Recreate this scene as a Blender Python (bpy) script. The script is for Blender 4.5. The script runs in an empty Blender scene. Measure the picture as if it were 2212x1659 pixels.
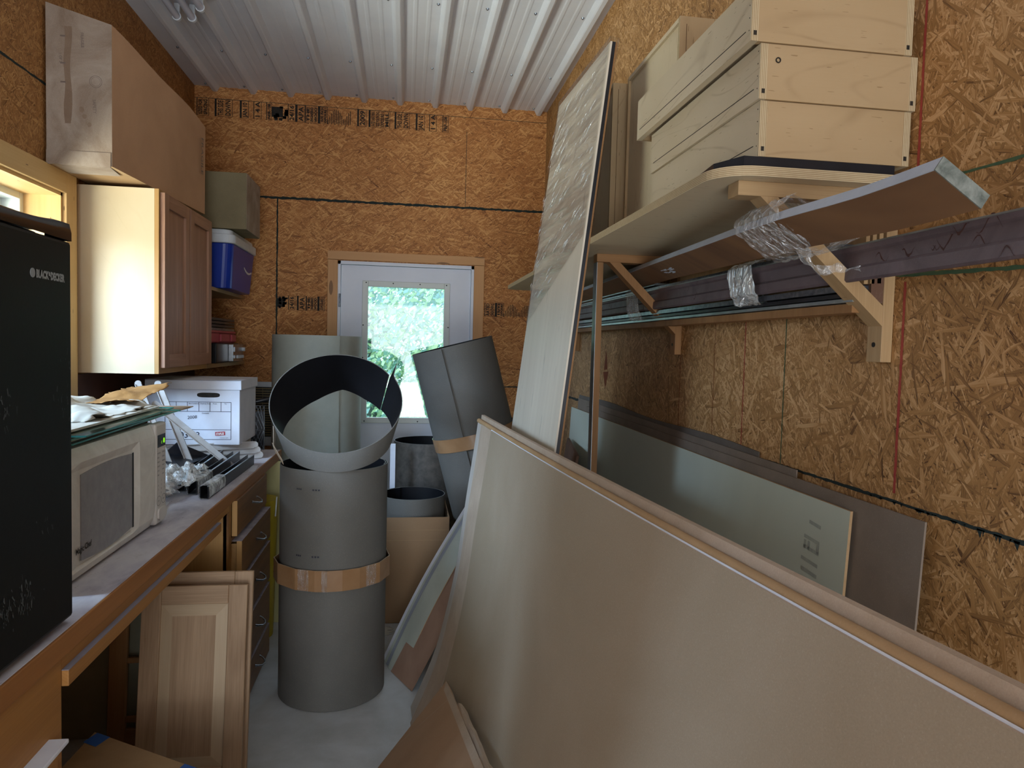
import bpy, bmesh, math, random
from mathutils import Vector, Matrix, noise as mnoise
random.seed(7)
S = bpy.context.scene
PI = math.pi

# ------------------------------------------------------------------ camera, world, lights, exposure
def make_camera():
    cd = bpy.data.cameras.new('camera'); c = bpy.data.objects.new('camera', cd)
    S.collection.objects.link(c)
    f, yaw, pitch, roll, h = 1536.0, 0.1497, -0.0517, 0.0261, 1.4966
    cy, sy = math.cos(yaw), math.sin(yaw)
    fw = Vector((sy*math.cos(pitch), cy*math.cos(pitch), math.sin(pitch)))
    r = Vector((cy, -sy, 0)); u = r.cross(fw)
    c_, s_ = math.cos(roll), math.sin(roll)
    r2 = c_*r + s_*u; u2 = -s_*r + c_*u
    m = Matrix((( r2.x, u2.x, -fw.x, 0), (r2.y, u2.y, -fw.y, 0), (r2.z, u2.z, -fw.z, h), (0, 0, 0, 1)))
    c.matrix_world = m
    cd.sensor_fit = 'HORIZONTAL'; cd.sensor_width = 36.0; cd.lens = 36.0*f/2212.0
    cd.clip_start = 0.02; cd.clip_end = 200
    S.camera = c
make_camera()

w = bpy.data.worlds.new('daylight'); S.world = w; w.use_nodes = True
bg = w.node_tree.nodes['Background']
bg.inputs[0].default_value = (0.62, 0.80, 1.0, 1); bg.inputs[1].default_value = 2.6

def area(name, loc, target, sx, sy, power, col):
    l = bpy.data.lights.new(name, 'AREA'); l.shape = 'RECTANGLE'; l.size = sx; l.size_y = sy
    l.energy = power; l.color = col
    o = bpy.data.objects.new(name, l); S.collection.objects.link(o); o.location = loc
    d = Vector(target) - Vector(loc); o.rotation_euler = d.to_track_quat('-Z', 'Y').to_euler()
    return o
# daylight through the side window (sky, then sunlit ground) and at the far door; two fill lamps added behind the camera
area('window_skylight', (-3.1, 0.55, 2.8), (-0.9, 3.0, 1.0), 2.3, 1.3, 560, (0.56, 0.73, 1.0))
area('window_ground_bounce', (-2.75, 1.35, 0.70), (-0.6, 2.9, 2.6), 2.2, 0.9, 215, (1.0, 0.945, 0.78))
area('rear_fill', (-0.3, -3.25, 1.3), (0.2, 2.5, 1.0), 2.4, 1.8, 52, (1.0, 0.985, 0.96))  # main soft fill, added behind the camera
area('rear_ceiling_fill', (-0.1, -3.5, 0.25), (0.1, 1.2, 3.0), 2.4, 1.2, 85, (0.95, 1.0, 0.99))  # added low fill, aimed up to brighten the ceiling
area('far_door_daylight', (0.0, 5.9, 3.2), (0.0, 4.9, 1.3), 1.2, 1.2, 60, (0.72, 0.86, 1.0))

S.view_settings.view_transform = 'Standard'; S.view_settings.look = 'None'
S.view_settings.gamma = 1.0; S.view_settings.exposure = 0.0
S.view_settings.use_curve_mapping = False

# ------------------------------------------------------------------ object helpers
ORG = {}
def tag(o, label=None, cat=None, group=None, kind=None):
    if label: o['label'] = label
    if cat: o['category'] = cat
    if group: o['group'] = group
    if kind: o['kind'] = kind
    return o
def thing(name, loc, label=None, cat=None, group=None, kind=None):
    o = bpy.data.objects.new(name, None); S.collection.objects.link(o)
    o.location = loc; o.empty_display_size = 0.05; ORG[o.name] = Vector(loc)
    return tag(o, label, cat, group, kind)

class MB:
    def __init__(s): s.v = []; s.f = []; s.uv = []; s.mi = []; s.sm = []
    def face(s, pts, mi=0, uv=None, smooth=False):
        b = len(s.v); s.v += [Vector(p) for p in pts]; s.f.append(tuple(range(b, b+len(pts))))
        if uv is None:
            a = Vector(pts[1])-Vector(pts[0]); n = a.cross(Vector(pts[-1])-Vector(pts[0]))
            a = a.normalized() if a.length else Vector((1,0,0)); n = n.normalized() if n.length else Vector((0,0,1)); t = n.cross(a)
            uv = [((Vector(p)-Vector(pts[0])).dot(a), (Vector(p)-Vector(pts[0])).dot(t)) for p in pts]
        s.uv.append(uv); s.mi.append(mi); s.sm.append(smooth)
    def obox(s, o, ex, ey, ez, mi=0, grain=None):
        o, ex, ey, ez = Vector(o), Vector(ex), Vector(ey), Vector(ez)
        E = [ex, ey, ez]
        if ex.cross(ey).dot(ez) < 0: ey, ex = ex, ey; E = [ex, ey, ez]; grain = {0:1,1:0,2:2}.get(grain)
        g = grain if grain is not None else max(range(3), key=lambda i: E[i].length)
        c = {}
        for i in (0,1):
            for j in (0,1):
                for k in (0,1): c[i,j,k] = o+ex*i+ey*j+ez*k
        r1, r2 = random.random()*5, random.random()*5
        L = [e.length for e in E]
        quads = [((0,0,0),(0,1,0),(1,1,0),(1,0,0)), ((0,0,1),(1,0,1),(1,1,1),(0,1,1)),
                 ((0,0,0),(1,0,0),(1,0,1),(0,0,1)), ((0,1,0),(0,1,1),(1,1,1),(1,1,0)),
                 ((0,0,0),(0,0,1),(0,1,1),(0,1,0)), ((1,0,0),(1,1,0),(1,1,1),(1,0,1))]
        b = len(s.v); keys = list(c.keys()); s.v += [c[k] for k in keys]; ix = {k: b+i for i, k in enumerate(keys)}
        oth = [i for i in range(3) if i != g]
        for q in quads:
            s.f.append(tuple(ix[k] for k in q))
            s.uv.append([(k[g]*L[g]+r1, sum(k[i]*L[i]*(1.0 if i == oth[0] else 1.37) for i in oth)+r2) for k in q])
            s.mi.append(mi); s.sm.append(False)
    def box(s, x0, x1, y0, y1, z0, z1, mi=0, grain=None):
        s.obox((x0,y0,z0), (x1-x0,0,0), (0,y1-y0,0), (0,0,z1-z0), mi, grain)
    def prism(s, pts, vec, mi=0, mi_side=None):
        pts = [Vector(p) for p in pts]; vec = Vector(vec)
        n = Vector((0,0,0))
        for i in range(len(pts)): n += pts[i].cross(pts[(i+1) % len(pts)])
        if n.dot(vec) > 0: pts = pts[::-1]
        s.face(pts, mi); s.face([p+vec for p in pts[::-1]], mi)
        ms = mi if mi_side is None else mi_side
        for i in range(len(pts)):
            a, b = pts[i], pts[(i+1) % len(pts)]
            s.face([b, a, a+vec, b+vec], ms)
    def grid(s, P, mi=0, smooth=True, closed_u=False):
        nu, nv = len(P), len(P[0]); b = len(s.v)
        for row in P: s.v += [Vector(p) for p in row]
        for i in range(nu if closed_u else nu-1):
            for j in range(nv-1):
                i2 = (i+1) % nu
                s.f.append((b+i*nv+j, b+i2*nv+j, b+i2*nv+j+1, b+i*nv+j+1))
                s.uv.append([(i/nu, j/nv), ((i+1)/nu, j/nv), ((i+1)/nu, (j+1)/nv), (i/nu, (j+1)/nv)])
                s.mi.append(mi); s.sm.append(smooth)
    def slab(s, P, Q, mi=0, mi2=None, mie=None, smooth=True):
        """closed shell between two grids P (front) and Q (back)"""
        mi2 = mi if mi2 is None else mi2; mie = mi if mie is None else mie
        s.grid(P, mi, smooth); s.grid([r for r in Q[::-1]], mi2, smooth)
        nu, nv = len(P), len(P[0])
        for i in range(nu-1):
            s.face([P[i][0], Q[i][0], Q[i+1][0], P[i+1][0]], mie); s.face([P[i+1][-1], Q[i+1][-1], Q[i][-1], P[i][-1]], mie)
        for j in range(nv-1):
            s.face([P[0][j+1], Q[0][j+1], Q[0][j], P[0][j]], mie); s.face([P[-1][j], Q[-1][j], Q[-1][j+1], P[-1][j+1]], mie)
    def tube(s, path, r, n=10, mi=0, caps=True):
        path = [Vector(p) for p in path]; R = r if isinstance(r, (list, tuple)) else [r]*len(path)
        rings = []; up = None
        for i, p in enumerate(path):
            t = (path[min(i+1, len(path)-1)]-path[max(i-1, 0)]).normalized()
            if up is None or abs(up.dot(t)) > 0.98: up = t.orthogonal().normalized()
            a = (up - t*up.dot(t)).normalized(); up = a; b = t.cross(a)
            rings.append([p + (a*math.cos(2*PI*k/n)+b*math.sin(2*PI*k/n))*R[i] for k in range(n)])
        base = len(s.v)
        for rg in rings: s.v += rg
        for i in range(len(rings)-1):
            for k in range(n):
                k2 = (k+1) % n
                s.f.append((base+i*n+k, base+i*n+k2, base+(i+1)*n+k2, base+(i+1)*n+k)); s.uv.append([(0,0)]*4); s.mi.append(mi); s.sm.append(True)
        if caps:
            s.face(rings[0][::-1], mi); s.face(rings[-1], mi)
    def text(s, string, size, org, right, up, mi=0, width=None, lift=0.0006, bold=0.0, align='LEFT'):
        cu = bpy.data.curves.new('t', 'FONT'); cu.body = string; cu.size = size; cu.resolution_u = 2; cu.offset = bold; cu.align_x = align
        o = bpy.data.objects.new('t', cu); S.collection.objects.link(o)
        bpy.context.view_layer.update()
        me = bpy.data.meshes.new_from_object(o.evaluated_get(bpy.context.evaluated_depsgraph_get()))
        bpy.data.objects.remove(o); bpy.data.curves.remove(cu)
        right, up = Vector(right).normalized(), Vector(up).normalized(); n = right.cross(up)
        xs = [v.co.x for v in me.vertices]
        k = 1.0
        if width and xs: k = width/(max(xs)-min(xs))
        b = len(s.v)
        s.v += [Vector(org)+right*(v.co.x*k)+up*v.co.y+n*lift for v in me.vertices]
        for p in me.polygons:
            s.f.append(tuple(b+i for i in p.vertices)); s.uv.append([(0,0)]*len(p.vertices)); s.mi.append(mi); s.sm.append(False)
        bpy.data.meshes.remove(me)
    def build(s, name, mats, parent=None, bevel=0, merge=False, solid=0, subd=0, label=None, cat=None, group=None, kind=None, org=None):
        if not isinstance(mats, (list, tuple)): mats = [mats]
        if parent is not None: off = ORG[parent.name]
        elif org is not None: off = Vector(org)
        else:
            xs = [v.x for v in s.v]; ys = [v.y for v in s.v]; zs = [v.z for v in s.v]
            off = Vector(((min(xs)+max(xs))/2, (min(ys)+max(ys))/2, min(zs)))
        me = bpy.data.meshes.new(name); me.from_pydata([tuple(v-off) for v in s.v], [], s.f)
        uvl = me.uv_layers.new(name='UVMap'); i = 0
        for uvs in s.uv:
            for uv in uvs: uvl.data[i].uv = uv; i += 1
        me.polygons.foreach_set('material_index', s.mi); me.polygons.foreach_set('use_smooth', s.sm)
        for m in mats: me.materials.append(m)
        if merge:
            bm = bmesh.new(); bm.from_mesh(me); bmesh.ops.remove_doubles(bm, verts=bm.verts, dist=1e-5); bm.to_mesh(me); bm.free()
        me.update()
        o = bpy.data.objects.new(name, me); S.collection.objects.link(o)
        if parent is not None: o.parent = parent; ORG[o.name] = off
        else: o.location = off; ORG[o.name] = off
        if solid:
            md = o.modifiers.new('solid', 'SOLIDIFY'); md.thickness = solid; md.offset = 0
        if subd:
            md = o.modifiers.new('sub', 'SUBSURF'); md.levels = subd; md.render_levels = subd
        if bevel:
            md = o.modifiers.new('bev', 'BEVEL'); md.width = bevel; md.segments = 2; md.limit_method = 'ANGLE'; md.angle_limit = 0.7
        return tag(o, label, cat, group, kind)

# ------------------------------------------------------------------ materials
def lin(h):
    h = h.lstrip('#'); r = [int(h[i:i+2], 16)/255 for i in (0, 2, 4)]
    return tuple(c/12.92 if c <= 0.04045 else ((c+0.055)/1.055)**2.4 for c in r)+(1,)
class NT:
    def __init__(s, name):
        s.m = bpy.data.materials.new(name); s.m.use_nodes = True; s.t = s.m.node_tree; s.t.nodes.clear()
        s.out = s.n('ShaderNodeOutputMaterial')
    def n(s, typ, **kw):
        nd = s.t.nodes.new(typ)
        for k, v in kw.items(): setattr(nd, k, v)
        return nd
    def l(s, a, b): s.t.links.new(a, b)
    def set(s, nd, key, val):
        if hasattr(val, 'links') or isinstance(val, bpy.types.NodeSocket): s.l(val, nd.inputs[key])
        else: nd.inputs[key].default_value = val
    def math(s, op, a, b=None, clamp=False):
        nd = s.n('ShaderNodeMath', operation=op); nd.use_clamp = clamp; s.set(nd, 0, a)
        if b is not None: s.set(nd, 1, b)
        return nd.outputs[0]
    def mix(s, f, a, b, typ='RGBA', blend='MIX'):
        nd = s.n('ShaderNodeMix', data_type=typ)
        if typ == 'RGBA':
            nd.blend_type = blend; s.set(nd, 0, f); s.set(nd, 6, a); s.set(nd, 7, b); return nd.outputs[2]
        s.set(nd, 0, f); s.set(nd, 2, a); s.set(nd, 3, b); return nd.outputs[0]
    def ramp(s, f, stops):
        nd = s.n('ShaderNodeValToRGB'); s.l(f, nd.inputs[0]); e = nd.color_ramp.elements
        while len(e) < len(stops): e.new(0.5)
        for el, (p, c) in zip(e, stops): el.position = p; el.color = c
        return nd.outputs[0]
    def mapping(s, vec, scale=(1,1,1), rot=(0,0,0), loc=(0,0,0)):
        nd = s.n('ShaderNodeMapping'); s.l(vec, nd.inputs[0]); nd.inputs[1].default_value = loc; nd.inputs[2].default_value = rot; nd.inputs[3].default_value = scale
        return nd.outputs[0]
    def noise(s, vec, scale=5, detail=3, rough=0.5, dist=0, color=False):
        nd = s.n('ShaderNodeTexNoise'); s.l(vec, nd.inputs['Vector']); nd.inputs['Scale'].default_value = scale
        nd.inputs['Detail'].default_value = detail; nd.inputs['Roughness'].default_value = rough; nd.inputs['Distortion'].default_value = dist
        return nd.outputs[1] if color else nd.outputs[0]
    def bump(s, h, strength=0.3, dist=0.002):
        nd = s.n('ShaderNodeBump'); s.l(h, nd.inputs['Height']); nd.inputs['Strength'].default_value = strength; nd.inputs['Distance'].default_value = dist
        return nd.outputs[0]
    def bsdf(s, col, rough=0.6, metal=0, normal=None, spec=0.5, coat=0, alpha=None):
        b = s.n('ShaderNodeBsdfPrincipled'); s.set(b, 'Base Color', col); s.set(b, 'Roughness', rough); s.set(b, 'Metallic', metal)
        b.inputs['Specular IOR Level'].default_value = spec; b.inputs['Coat Weight'].default_value = coat
        if normal is not None: s.l(normal, b.inputs['Normal'])
        if alpha is not None: s.set(b, 'Alpha', alpha)
        s.l(b.outputs[0], s.out.inputs[0]); return b
    def objco(s): return s.n('ShaderNodeTexCoord').outputs['Object']
    def uvco(s): return s.n('ShaderNodeTexCoord').outputs['UV']

def osb(name, plane, dark='#5a3414', mid='#a06a35', light='#c89a63', horiz=0.0, strand=0.11, wd=0.014, bright=1.0):
    t = NT(name); co = t.objco(); sep = t.n('ShaderNodeSeparateXYZ'); t.l(co, sep.inputs[0])
    cmb = t.n('ShaderNodeCombineXYZ'); t.l(sep.outputs['X' if plane == 'XZ' else 'Y'], cmb.inputs[0]); t.l(sep.outputs['Z'], cmb.inputs[1])
    v = cmb.outputs[0]
    angs = [0.15, 1.0, -0.75, 1.75, 0.5, -0.3, 2.4, 1.3, -1.1]
    if horiz: angs = [a*(1-horiz) if a < 1.6 else PI+(a-PI)*(1-horiz) for a in angs]
    cur_v = cur_p = None
    wob = t.noise(v, 14, 2, 0.5, color=True)
    wv = t.n('ShaderNodeVectorMath', operation='MULTIPLY_ADD'); t.l(wob, wv.inputs[0]); wv.inputs[1].default_value = (0.005,)*3; t.l(v, wv.inputs[2]); vw = wv.outputs[0]
    for i, a in enumerate(angs):
        sz = (1.0, 0.9, 0.75, 0.8, 0.5, 0.5, 0.45, 0.28, 0.28)[i]
        m = t.mapping(vw, scale=(1/(strand*sz), 1/(wd*sz), 1), rot=(0, 0, 0), loc=(i*3.7, i*9.1, 0))
        rt = t.mapping(vw, rot=(0, 0, a)); t.l(rt, m.node.inputs[0])
        vo = t.n('ShaderNodeTexVoronoi', feature='F1', voronoi_dimensions='2D'); t.l(m, vo.inputs['Vector']); vo.inputs['Scale'].default_value = 1; vo.inputs['Randomness'].default_value = 1
        sc = t.n('ShaderNodeSeparateColor'); t.l(vo.outputs['Color'], sc.inputs[0])
        g = t.noise(t.mapping(rt, scale=(9, 420, 1)), 1, 2, 0.6)
        edge = t.math('MULTIPLY', t.math('GREATER_THAN', vo.outputs['Distance'], 0.62), -0.16)
        val = t.math('ADD', t.math('ADD', t.math('MULTIPLY', sc.outputs[0], 0.52), t.math('MULTIPLY', g, 0.62)), edge)
        pr = sc.outputs[1]
        if cur_v is None: cur_v, cur_p = val, pr
        else:
            gt = t.math('GREATER_THAN', pr, cur_p)
            cur_v = t.mix(gt, cur_v, val, 'FLOAT'); cur_p = t.math('MAXIMUM', pr, cur_p)
    big = t.noise(v, 1.1, 3, 0.5)
    fac = t.math('ADD', cur_v, t.math('MULTIPLY', t.math('SUBTRACT', big, 0.5), 0.5))
    D, M, L = lin(dark), lin(mid), lin(light)
    col = t.ramp(fac, [(0.10, D), (0.32, tuple(0.4*d+0.6*m for d, m in zip(D, M))), (0.56, M), (0.88, L)])
    sp = t.math('GREATER_THAN', t.noise(v, 95, 2, 0.5), 0.72)
    col = t.mix(t.math('MULTIPLY', sp, 0.6), col, lin('#2a1608'))
    t.bsdf(col, 0.62, normal=t.bump(cur_v, 0.35, 0.002), spec=0.35)
    return t.m

def wood(name, a, b, sc=1.0, rough=0.55, contrast=1.0, fine=1.0, knots=0.0, spec=0.35, bump=0.1, ring=9.0):
    t = NT(name); uv = t.uvco()
    n1 = t.noise(t.mapping(uv, scale=(0.8*sc, ring*sc, 1)), 1.0, 4, 0.55, 1.4)
    n2 = t.noise(t.mapping(uv, scale=(4*sc, 260*sc*fine, 1)), 1.0, 2, 0.6)
    f = t.math('ADD', t.math('MULTIPLY', t.math('SUBTRACT', n1, 0.5), 1.7*contrast), t.math('MULTIPLY', t.math('SUBTRACT', n2, 0.5), 0.75*contrast))
    f = t.math('ADD', f, 0.5, clamp=True)
    col = t.mix(f, lin(a), lin(b))
    if knots:
        vo = t.n('ShaderNodeTexVoronoi', feature='F1', voronoi_dimensions='2D'); t.l(t.mapping(uv, scale=(1.6, 6, 1)), vo.inputs['Vector']); vo.inputs['Scale'].default_value = 1.3
        k = t.math('LESS_THAN', vo.outputs['Distance'], knots)
        col = t.mix(t.math('MULTIPLY', k, 0.7), col, lin('#5b3a1e'))
    t.bsdf(col, rough, normal=t.bump(n2, bump, 0.001), spec=spec); return t.m

def birch(name, base='#cdb692', line='#8e6f4a', tint='#c0a47c', fleck=0.5, figure=0.5):
    """birch plywood face: pale, soft cathedral figure in thin lines"""
    t = NT(name); uv = t.uvco()
    n = t.noise(t.mapping(uv, scale=(1.3, 4.2, 1)), 1.0, 1.5, 0.4, 0.7)
    wv = t.math('FRACT', t.math('MULTIPLY', n, 9.0))
    ln = t.math('SUBTRACT', 1.0, t.math('MULTIPLY', t.math('ABSOLUTE', t.math('SUBTRACT', wv, 0.5)), 11.0), clamp=True)
    brk = t.noise(uv, 9, 2, 0.5)
    ln = t.math('MULTIPLY', ln, t.math('MULTIPLY', t.math('SUBTRACT', brk, 0.38), 2.2, clamp=True), clamp=True)
    f2 = t.noise(t.mapping(uv, scale=(10, 300, 1)), 1.0, 2, 0.6)
    blot = t.noise(uv, 5, 3, 0.5)
    col = t.mix(blot, lin(base), lin(tint)); col = t.mix(t.math('MULTIPLY', f2, 0.35), col, lin(tint))
    col = t.mix(t.math('MULTIPLY', ln, figure), col, lin(line))
    fl = t.math('GREATER_THAN', t.noise(t.mapping(uv, scale=(28, 190, 1)), 1.0, 1, 0.5), 0.73)
    col = t.mix(t.math('MULTIPLY', fl, fleck), col, lin('#6b5030'))
    t.bsdf(col, 0.55, normal=t.bump(f2, 0.05, 0.001), spec=0.3); return t.m

def plyedge(name, axis='Z', period=0.0032):
    t = NT(name); co = t.objco(); sep = t.n('ShaderNodeSeparateXYZ'); t.l(co, sep.inputs[0])
    x = t.math('FRACT', t.math('DIVIDE', sep.outputs[axis], period))
    x = t.math('GREATER_THAN', x, 0.55)
    n = t.noise(co, 60, 2, 0.5)
    col = t.mix(x, lin('#cdbb98'), lin('#9a8260')); col = t.mix(t.math('MULTIPLY', n, 0.4), col, lin('#8a7050'))
    t.bsdf(col, 0.7, spec=0.2); return t.m

def plain(name, a, b=None, scale=8, rough=0.6, metal=0, spec=0.4, bump=0.0, coat=0, fiber=0.0, detail=4, amount=1.0, dist=0.3):
    t = NT(name); co = t.objco(); b = b or a
    n = t.noise(co, scale, detail, 0.6, dist)
    f = t.math('MULTIPLY_ADD', t.math('SUBTRACT', n, 0.5), 2.2*amount); f.node.inputs[2].default_value = 0.5; f.node.use_clamp = True
    col = t.mix(f, lin(a), lin(b))
    if fiber:
        fb = t.noise(co, 420, 2, 0.7); col = t.mix(t.math('MULTIPLY', t.math('SUBTRACT', fb, 0.35, clamp=True), fiber*2), col, lin('#3a3028'))
        fb2 = t.noise(co, 330, 1, 0.7); col = t.mix(t.math('MULTIPLY', t.math('GREATER_THAN', fb2, 0.66), fiber*0.5), col, lin('#d8cdbb'))
    nrm = t.bump(t.noise(co, 90, 3, 0.6), bump, 0.002) if bump else None
    t.bsdf(col, rough, metal, normal=nrm, spec=spec, coat=coat); return t.m

def clear_wrap(name, density=0.35, streak=(60, 3, 4), tint='#e8eef0'):
    t = NT(name); co = t.objco()
    n = t.noise(t.mapping(co, scale=streak), 1.0, 4, 0.65, 0.8)
    nr = t.bump(n, 1.0, 0.02)
    tr = t.n('ShaderNodeBsdfTransparent'); gl = t.n('ShaderNodeBsdfGlossy'); gl.inputs['Roughness'].default_value = 0.16; gl.inputs['Color'].default_value = (1,1,1,1)
    df = t.n('ShaderNodeBsdfDiffuse'); df.inputs['Color'].default_value = lin(tint)
    t.l(nr, gl.inputs['Normal']); t.l(nr, df.inputs['Normal'])
    m1 = t.n('ShaderNodeMixShader'); m1.inputs[0].default_value = 0.45; t.l(df.outputs[0], m1.inputs[1]); t.l(gl.outputs[0], m1.inputs[2])
    st = t.ramp(n, [(0.35, (density*0.35,)*3+(1,)), (0.62, (min(1, density*1.7),)*3+(1,))])
    m2 = t.n('ShaderNodeMixShader'); t.l(st, m2.inputs[0]); t.l(tr.outputs[0], m2.inputs[1]); t.l(m1.outputs[0], m2.inputs[2])
    t.l(m2.outputs[0], t.out.inputs[0]); return t.m

def glass(name, tint=(0.93, 0.97, 0.97, 1), gl=0.06):
    t = NT(name); tr = t.n('ShaderNodeBsdfTransparent'); tr.inputs[0].default_value = tint
    g = t.n('ShaderNodeBsdfGlossy'); g.inputs['Roughness'].default_value = 0.03
    m = t.n('ShaderNodeMixShader'); m.inputs[0].default_value = gl; t.l(tr.outputs[0], m.inputs[1]); t.l(g.outputs[0], m.inputs[2])
    t.l(m.outputs[0], t.out.inputs[0]); return t.m

def emit(name, col, s):
    t = NT(name); e = t.n('ShaderNodeEmission'); e.inputs[0].default_value = lin(col); e.inputs[1].default_value = s; t.l(e.outputs[0], t.out.inputs[0]); return t.m

M = {}
M['osb_back'] = osb('osb_back', 'XZ', '#66391a', '#ba7c44', '#e0aa6c', horiz=0.3, strand=0.10, wd=0.012)
M['osb_right'] = osb('osb_right', 'YZ', '#54361a', '#a67a48', '#d0a676', strand=0.09, wd=0.010)
M['osb_left'] = osb('osb_left', 'YZ', '#5c3a1e', '#a5713e', '#c89a62', strand=0.075, wd=0.009)
M['ceiling'] = plain('painted_steel', '#dfe2ea', '#d2d6e0', 3, 0.38, spec=0.5)
M['floor'] = plain('concrete', '#c9cccf', '#a5a6a4', 4.5, 0.55, bump=0.15, fiber=0.16, detail=8)
M['white_paint'] = plain('white_paint', '#e3e7f2', '#dadfec', 4, 0.45)
M['vinyl'] = plain('white_vinyl', '#dde2e0', '#d2d8d6', 4, 0.4)
M['pine'] = wood('pine', '#d0a06c', '#c08a58', 1.0, 0.5, 0.7, 0.5, knots=0.10)
M['pine_win'] = wood('pine_window', '#dcbb84', '#c89c62', 1.0, 0.45, 0.6, 0.5, knots=0.02)
M['birch'] = birch('birch_ply', '#d2c3a9', '#7e6446', '#c4b292', figure=0.65)
M['birch_pale'] = birch('birch_pale', '#d2c4a8', '#9c8260', '#c8b594')
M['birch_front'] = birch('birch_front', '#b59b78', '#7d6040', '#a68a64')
M['ply_edge'] = plyedge('ply_edge', 'Z')
M['ply_edge_x'] = plyedge('ply_edge_x', 'X')
M['oak'] = wood('oak_strip', '#b5976e', '#937450', 1.5, 0.6, 1.0, 0.8)
M['oak_dark'] = wood('oak_dark', '#9c7248', '#7c5630', 1.5, 0.6, 1.0, 0.8)
M['cherry'] = wood('door_cherry', '#b48a70', '#8e6650', 2.0, 0.5, 1.0, 0.7)
M['maple_side'] = birch('maple_side', '#d6c6aa', '#b59a72', '#ccb792', fleck=0.0, figure=0.2)
M['hickory'] = wood('hickory', '#bfa182', '#8a6c50', 1.2, 0.5, 1.1, 0.6)
M['hickory_pale'] = wood('hickory_pale', '#c8b294', '#b09678', 1.2, 0.5, 0.7, 0.6)
M['cab_brown'] = wood('cabinet_brown', '#b58248', '#94642f', 1.0, 0.45, 0.9, 0.6)
M['cab_dark'] = wood('cabinet_dark', '#94652f', '#64401c', 1.6, 0.42, 1.0, 0.6)
M['cab_light'] = wood('cabinet_light', '#c49a62', '#a57c48', 1.0, 0.5, 0.8, 0.6)
M['edge_brown'] = wood('counter_edge', '#a8723e', '#8a5a2e', 1.0, 0.45, 0.8, 0.5)
M['dust'] = plain('dust_on_ledge', '#b2a8ac', '#8f858c', 30, 0.9)
M['counter'] = None
M['card'] = plain('kraft_board', '#a99a86', '#9c8c76', 1.6, 0.85, spec=0.12, fiber=0.16, dist=0.6)
M['card_edge'] = plain('kraft_edge', '#bba793', '#ab9782', 10, 0.85, fiber=0.15, bump=0.3)
M['card_tan'] = plain('kraft_tan', '#b4936c', '#9f7e58', 7, 0.75, fiber=0.1)
M['card_old'] = plain('old_box', '#b3a496', '#806a58', 3.5, 0.9, fiber=0.2, dist=1.8, detail=8)
M['card_side'] = plain('box_side', '#c89c78', '#b48a68', 3.0, 0.85, fiber=0.12)
M['card_box'] = plain('box_brown', '#9c7c5c', '#8d6e50', 3.0, 0.8, fiber=0.08)
M['card_dull'] = plain('box_dull', '#8f8264', '#7d7054', 6.0, 0.85, fiber=0.12)
M['card_dark'] = plain('board_dark', '#6a4c3a', '#584034', 6.0, 0.85, fiber=0.08)
M['white_line'] = plain('white_liner', '#e6e9f2', '#d6dae6', 9, 0.5)
M['lam_grey'] = plain('laminate_back', '#6a6762', '#5c5a56', 3, 0.6, fiber=0.14)
M['lam_light'] = plain('laminate_light', '#b9bfb4', '#a4a89e', 4, 0.55, fiber=0.1)
M['lam_face'] = plain('laminate_face', '#0e0e11', '#17171b', 5, 0.5, spec=0.25)
M['lam_mottle'] = plain('laminate_mottled', '#5e5750', '#3e3a36', 26, 0.6)
M['black'] = plain('black_fridge', '#060808', '#0a0d0e', 40, 0.45, spec=0.22, bump=0.05)
M['scuff'] = plain('dusty_scuff', '#3e4346', '#5a6062', 60, 0.9)
M['black_gloss'] = plain('black_trim', '#0e0e14', '#14141c', 4, 0.16, spec=0.6)
M['black_metal'] = plain('black_steel', '#15161b', '#23252c', 12, 0.35, metal=0.2, spec=0.5)
M['ivory'] = plain('ivory_plastic', '#e6e4de', '#cdc9c2', 7, 0.4, fiber=0.05, dist=2)
M['ivory_panel'] = plain('ivory_panel', '#d2cdc8', '#c6c1bc', 7, 0.4)
M['mw_window'] = plain('dusty_window', '#9a9a9e', '#88888e', 30, 0.5, fiber=0.12)
M['grey_txt'] = plain('grey_print', '#55555c', '#6a6a70', 9, 0.6)
M['faint'] = plain('faint_print', '#6c5d56', '#7c6c64', 9, 0.8)
M['silver_txt'] = plain('silver_print', '#8b9094', '#9aa0a2', 9, 0.4)
M['ink'] = plain('black_ink', '#171310', '#2c241c', 60, 0.75, amount=1.5)
M['ink_blue'] = plain('blue_ink', '#22242e', '#2e3040', 9, 0.6)
M['seam'] = plain('seam_paint', '#1a2220', '#22302e', 60, 0.8)
M['seam_green'] = plain('green_line', '#35543f', '#4d5f3f', 50, 0.8)
M['seam_red'] = plain('red_line', '#93302e', '#a34a38', 50, 0.8)
M['seam_brown'] = plain('joint_line', '#4c3018', '#5c3c20', 50, 0.8)
M['mark_brown'] = plain('brown_mark', '#6a3018', '#7a4020', 50, 0.8)
M['blue'] = plain('cooler_blue', '#0d2f98', '#12379f', 6, 0.32, spec=0.5)
M['white_plastic'] = plain('white_plastic', '#d9dde2', '#c6cbd2', 9, 0.45)
M['red'] = plain('red_plastic', '#b04a52', '#a03c48', 5, 0.4)
M['chrome'] = plain('brushed_metal', '#c8ccd0', '#9aa0a6', 30, 0.25, metal=0.9)
M['galv'] = plain('galvanised', '#9aa2ac', '#565c66', 24, 0.28, metal=0.85, dist=2)
M['alu'] = plain('aluminium', '#c2ccd0', '#8d979c', 10, 0.32, metal=0.8)
M['slide_white'] = plain('slide_white', '#c6c2be', '#aaa29c', 14, 0.5)
M['grey_strip'] = plain('dusty_grey', '#8e8b98', '#807d88', 14, 0.8)
M['purple'] = plain('primed_channel', '#6f6165', '#514649', 5, 0.5, fiber=0.06, dist=2.5)
M['smear'] = plain('brown_smear', '#3c2420', '#4a2c26', 20, 0.6)
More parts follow.
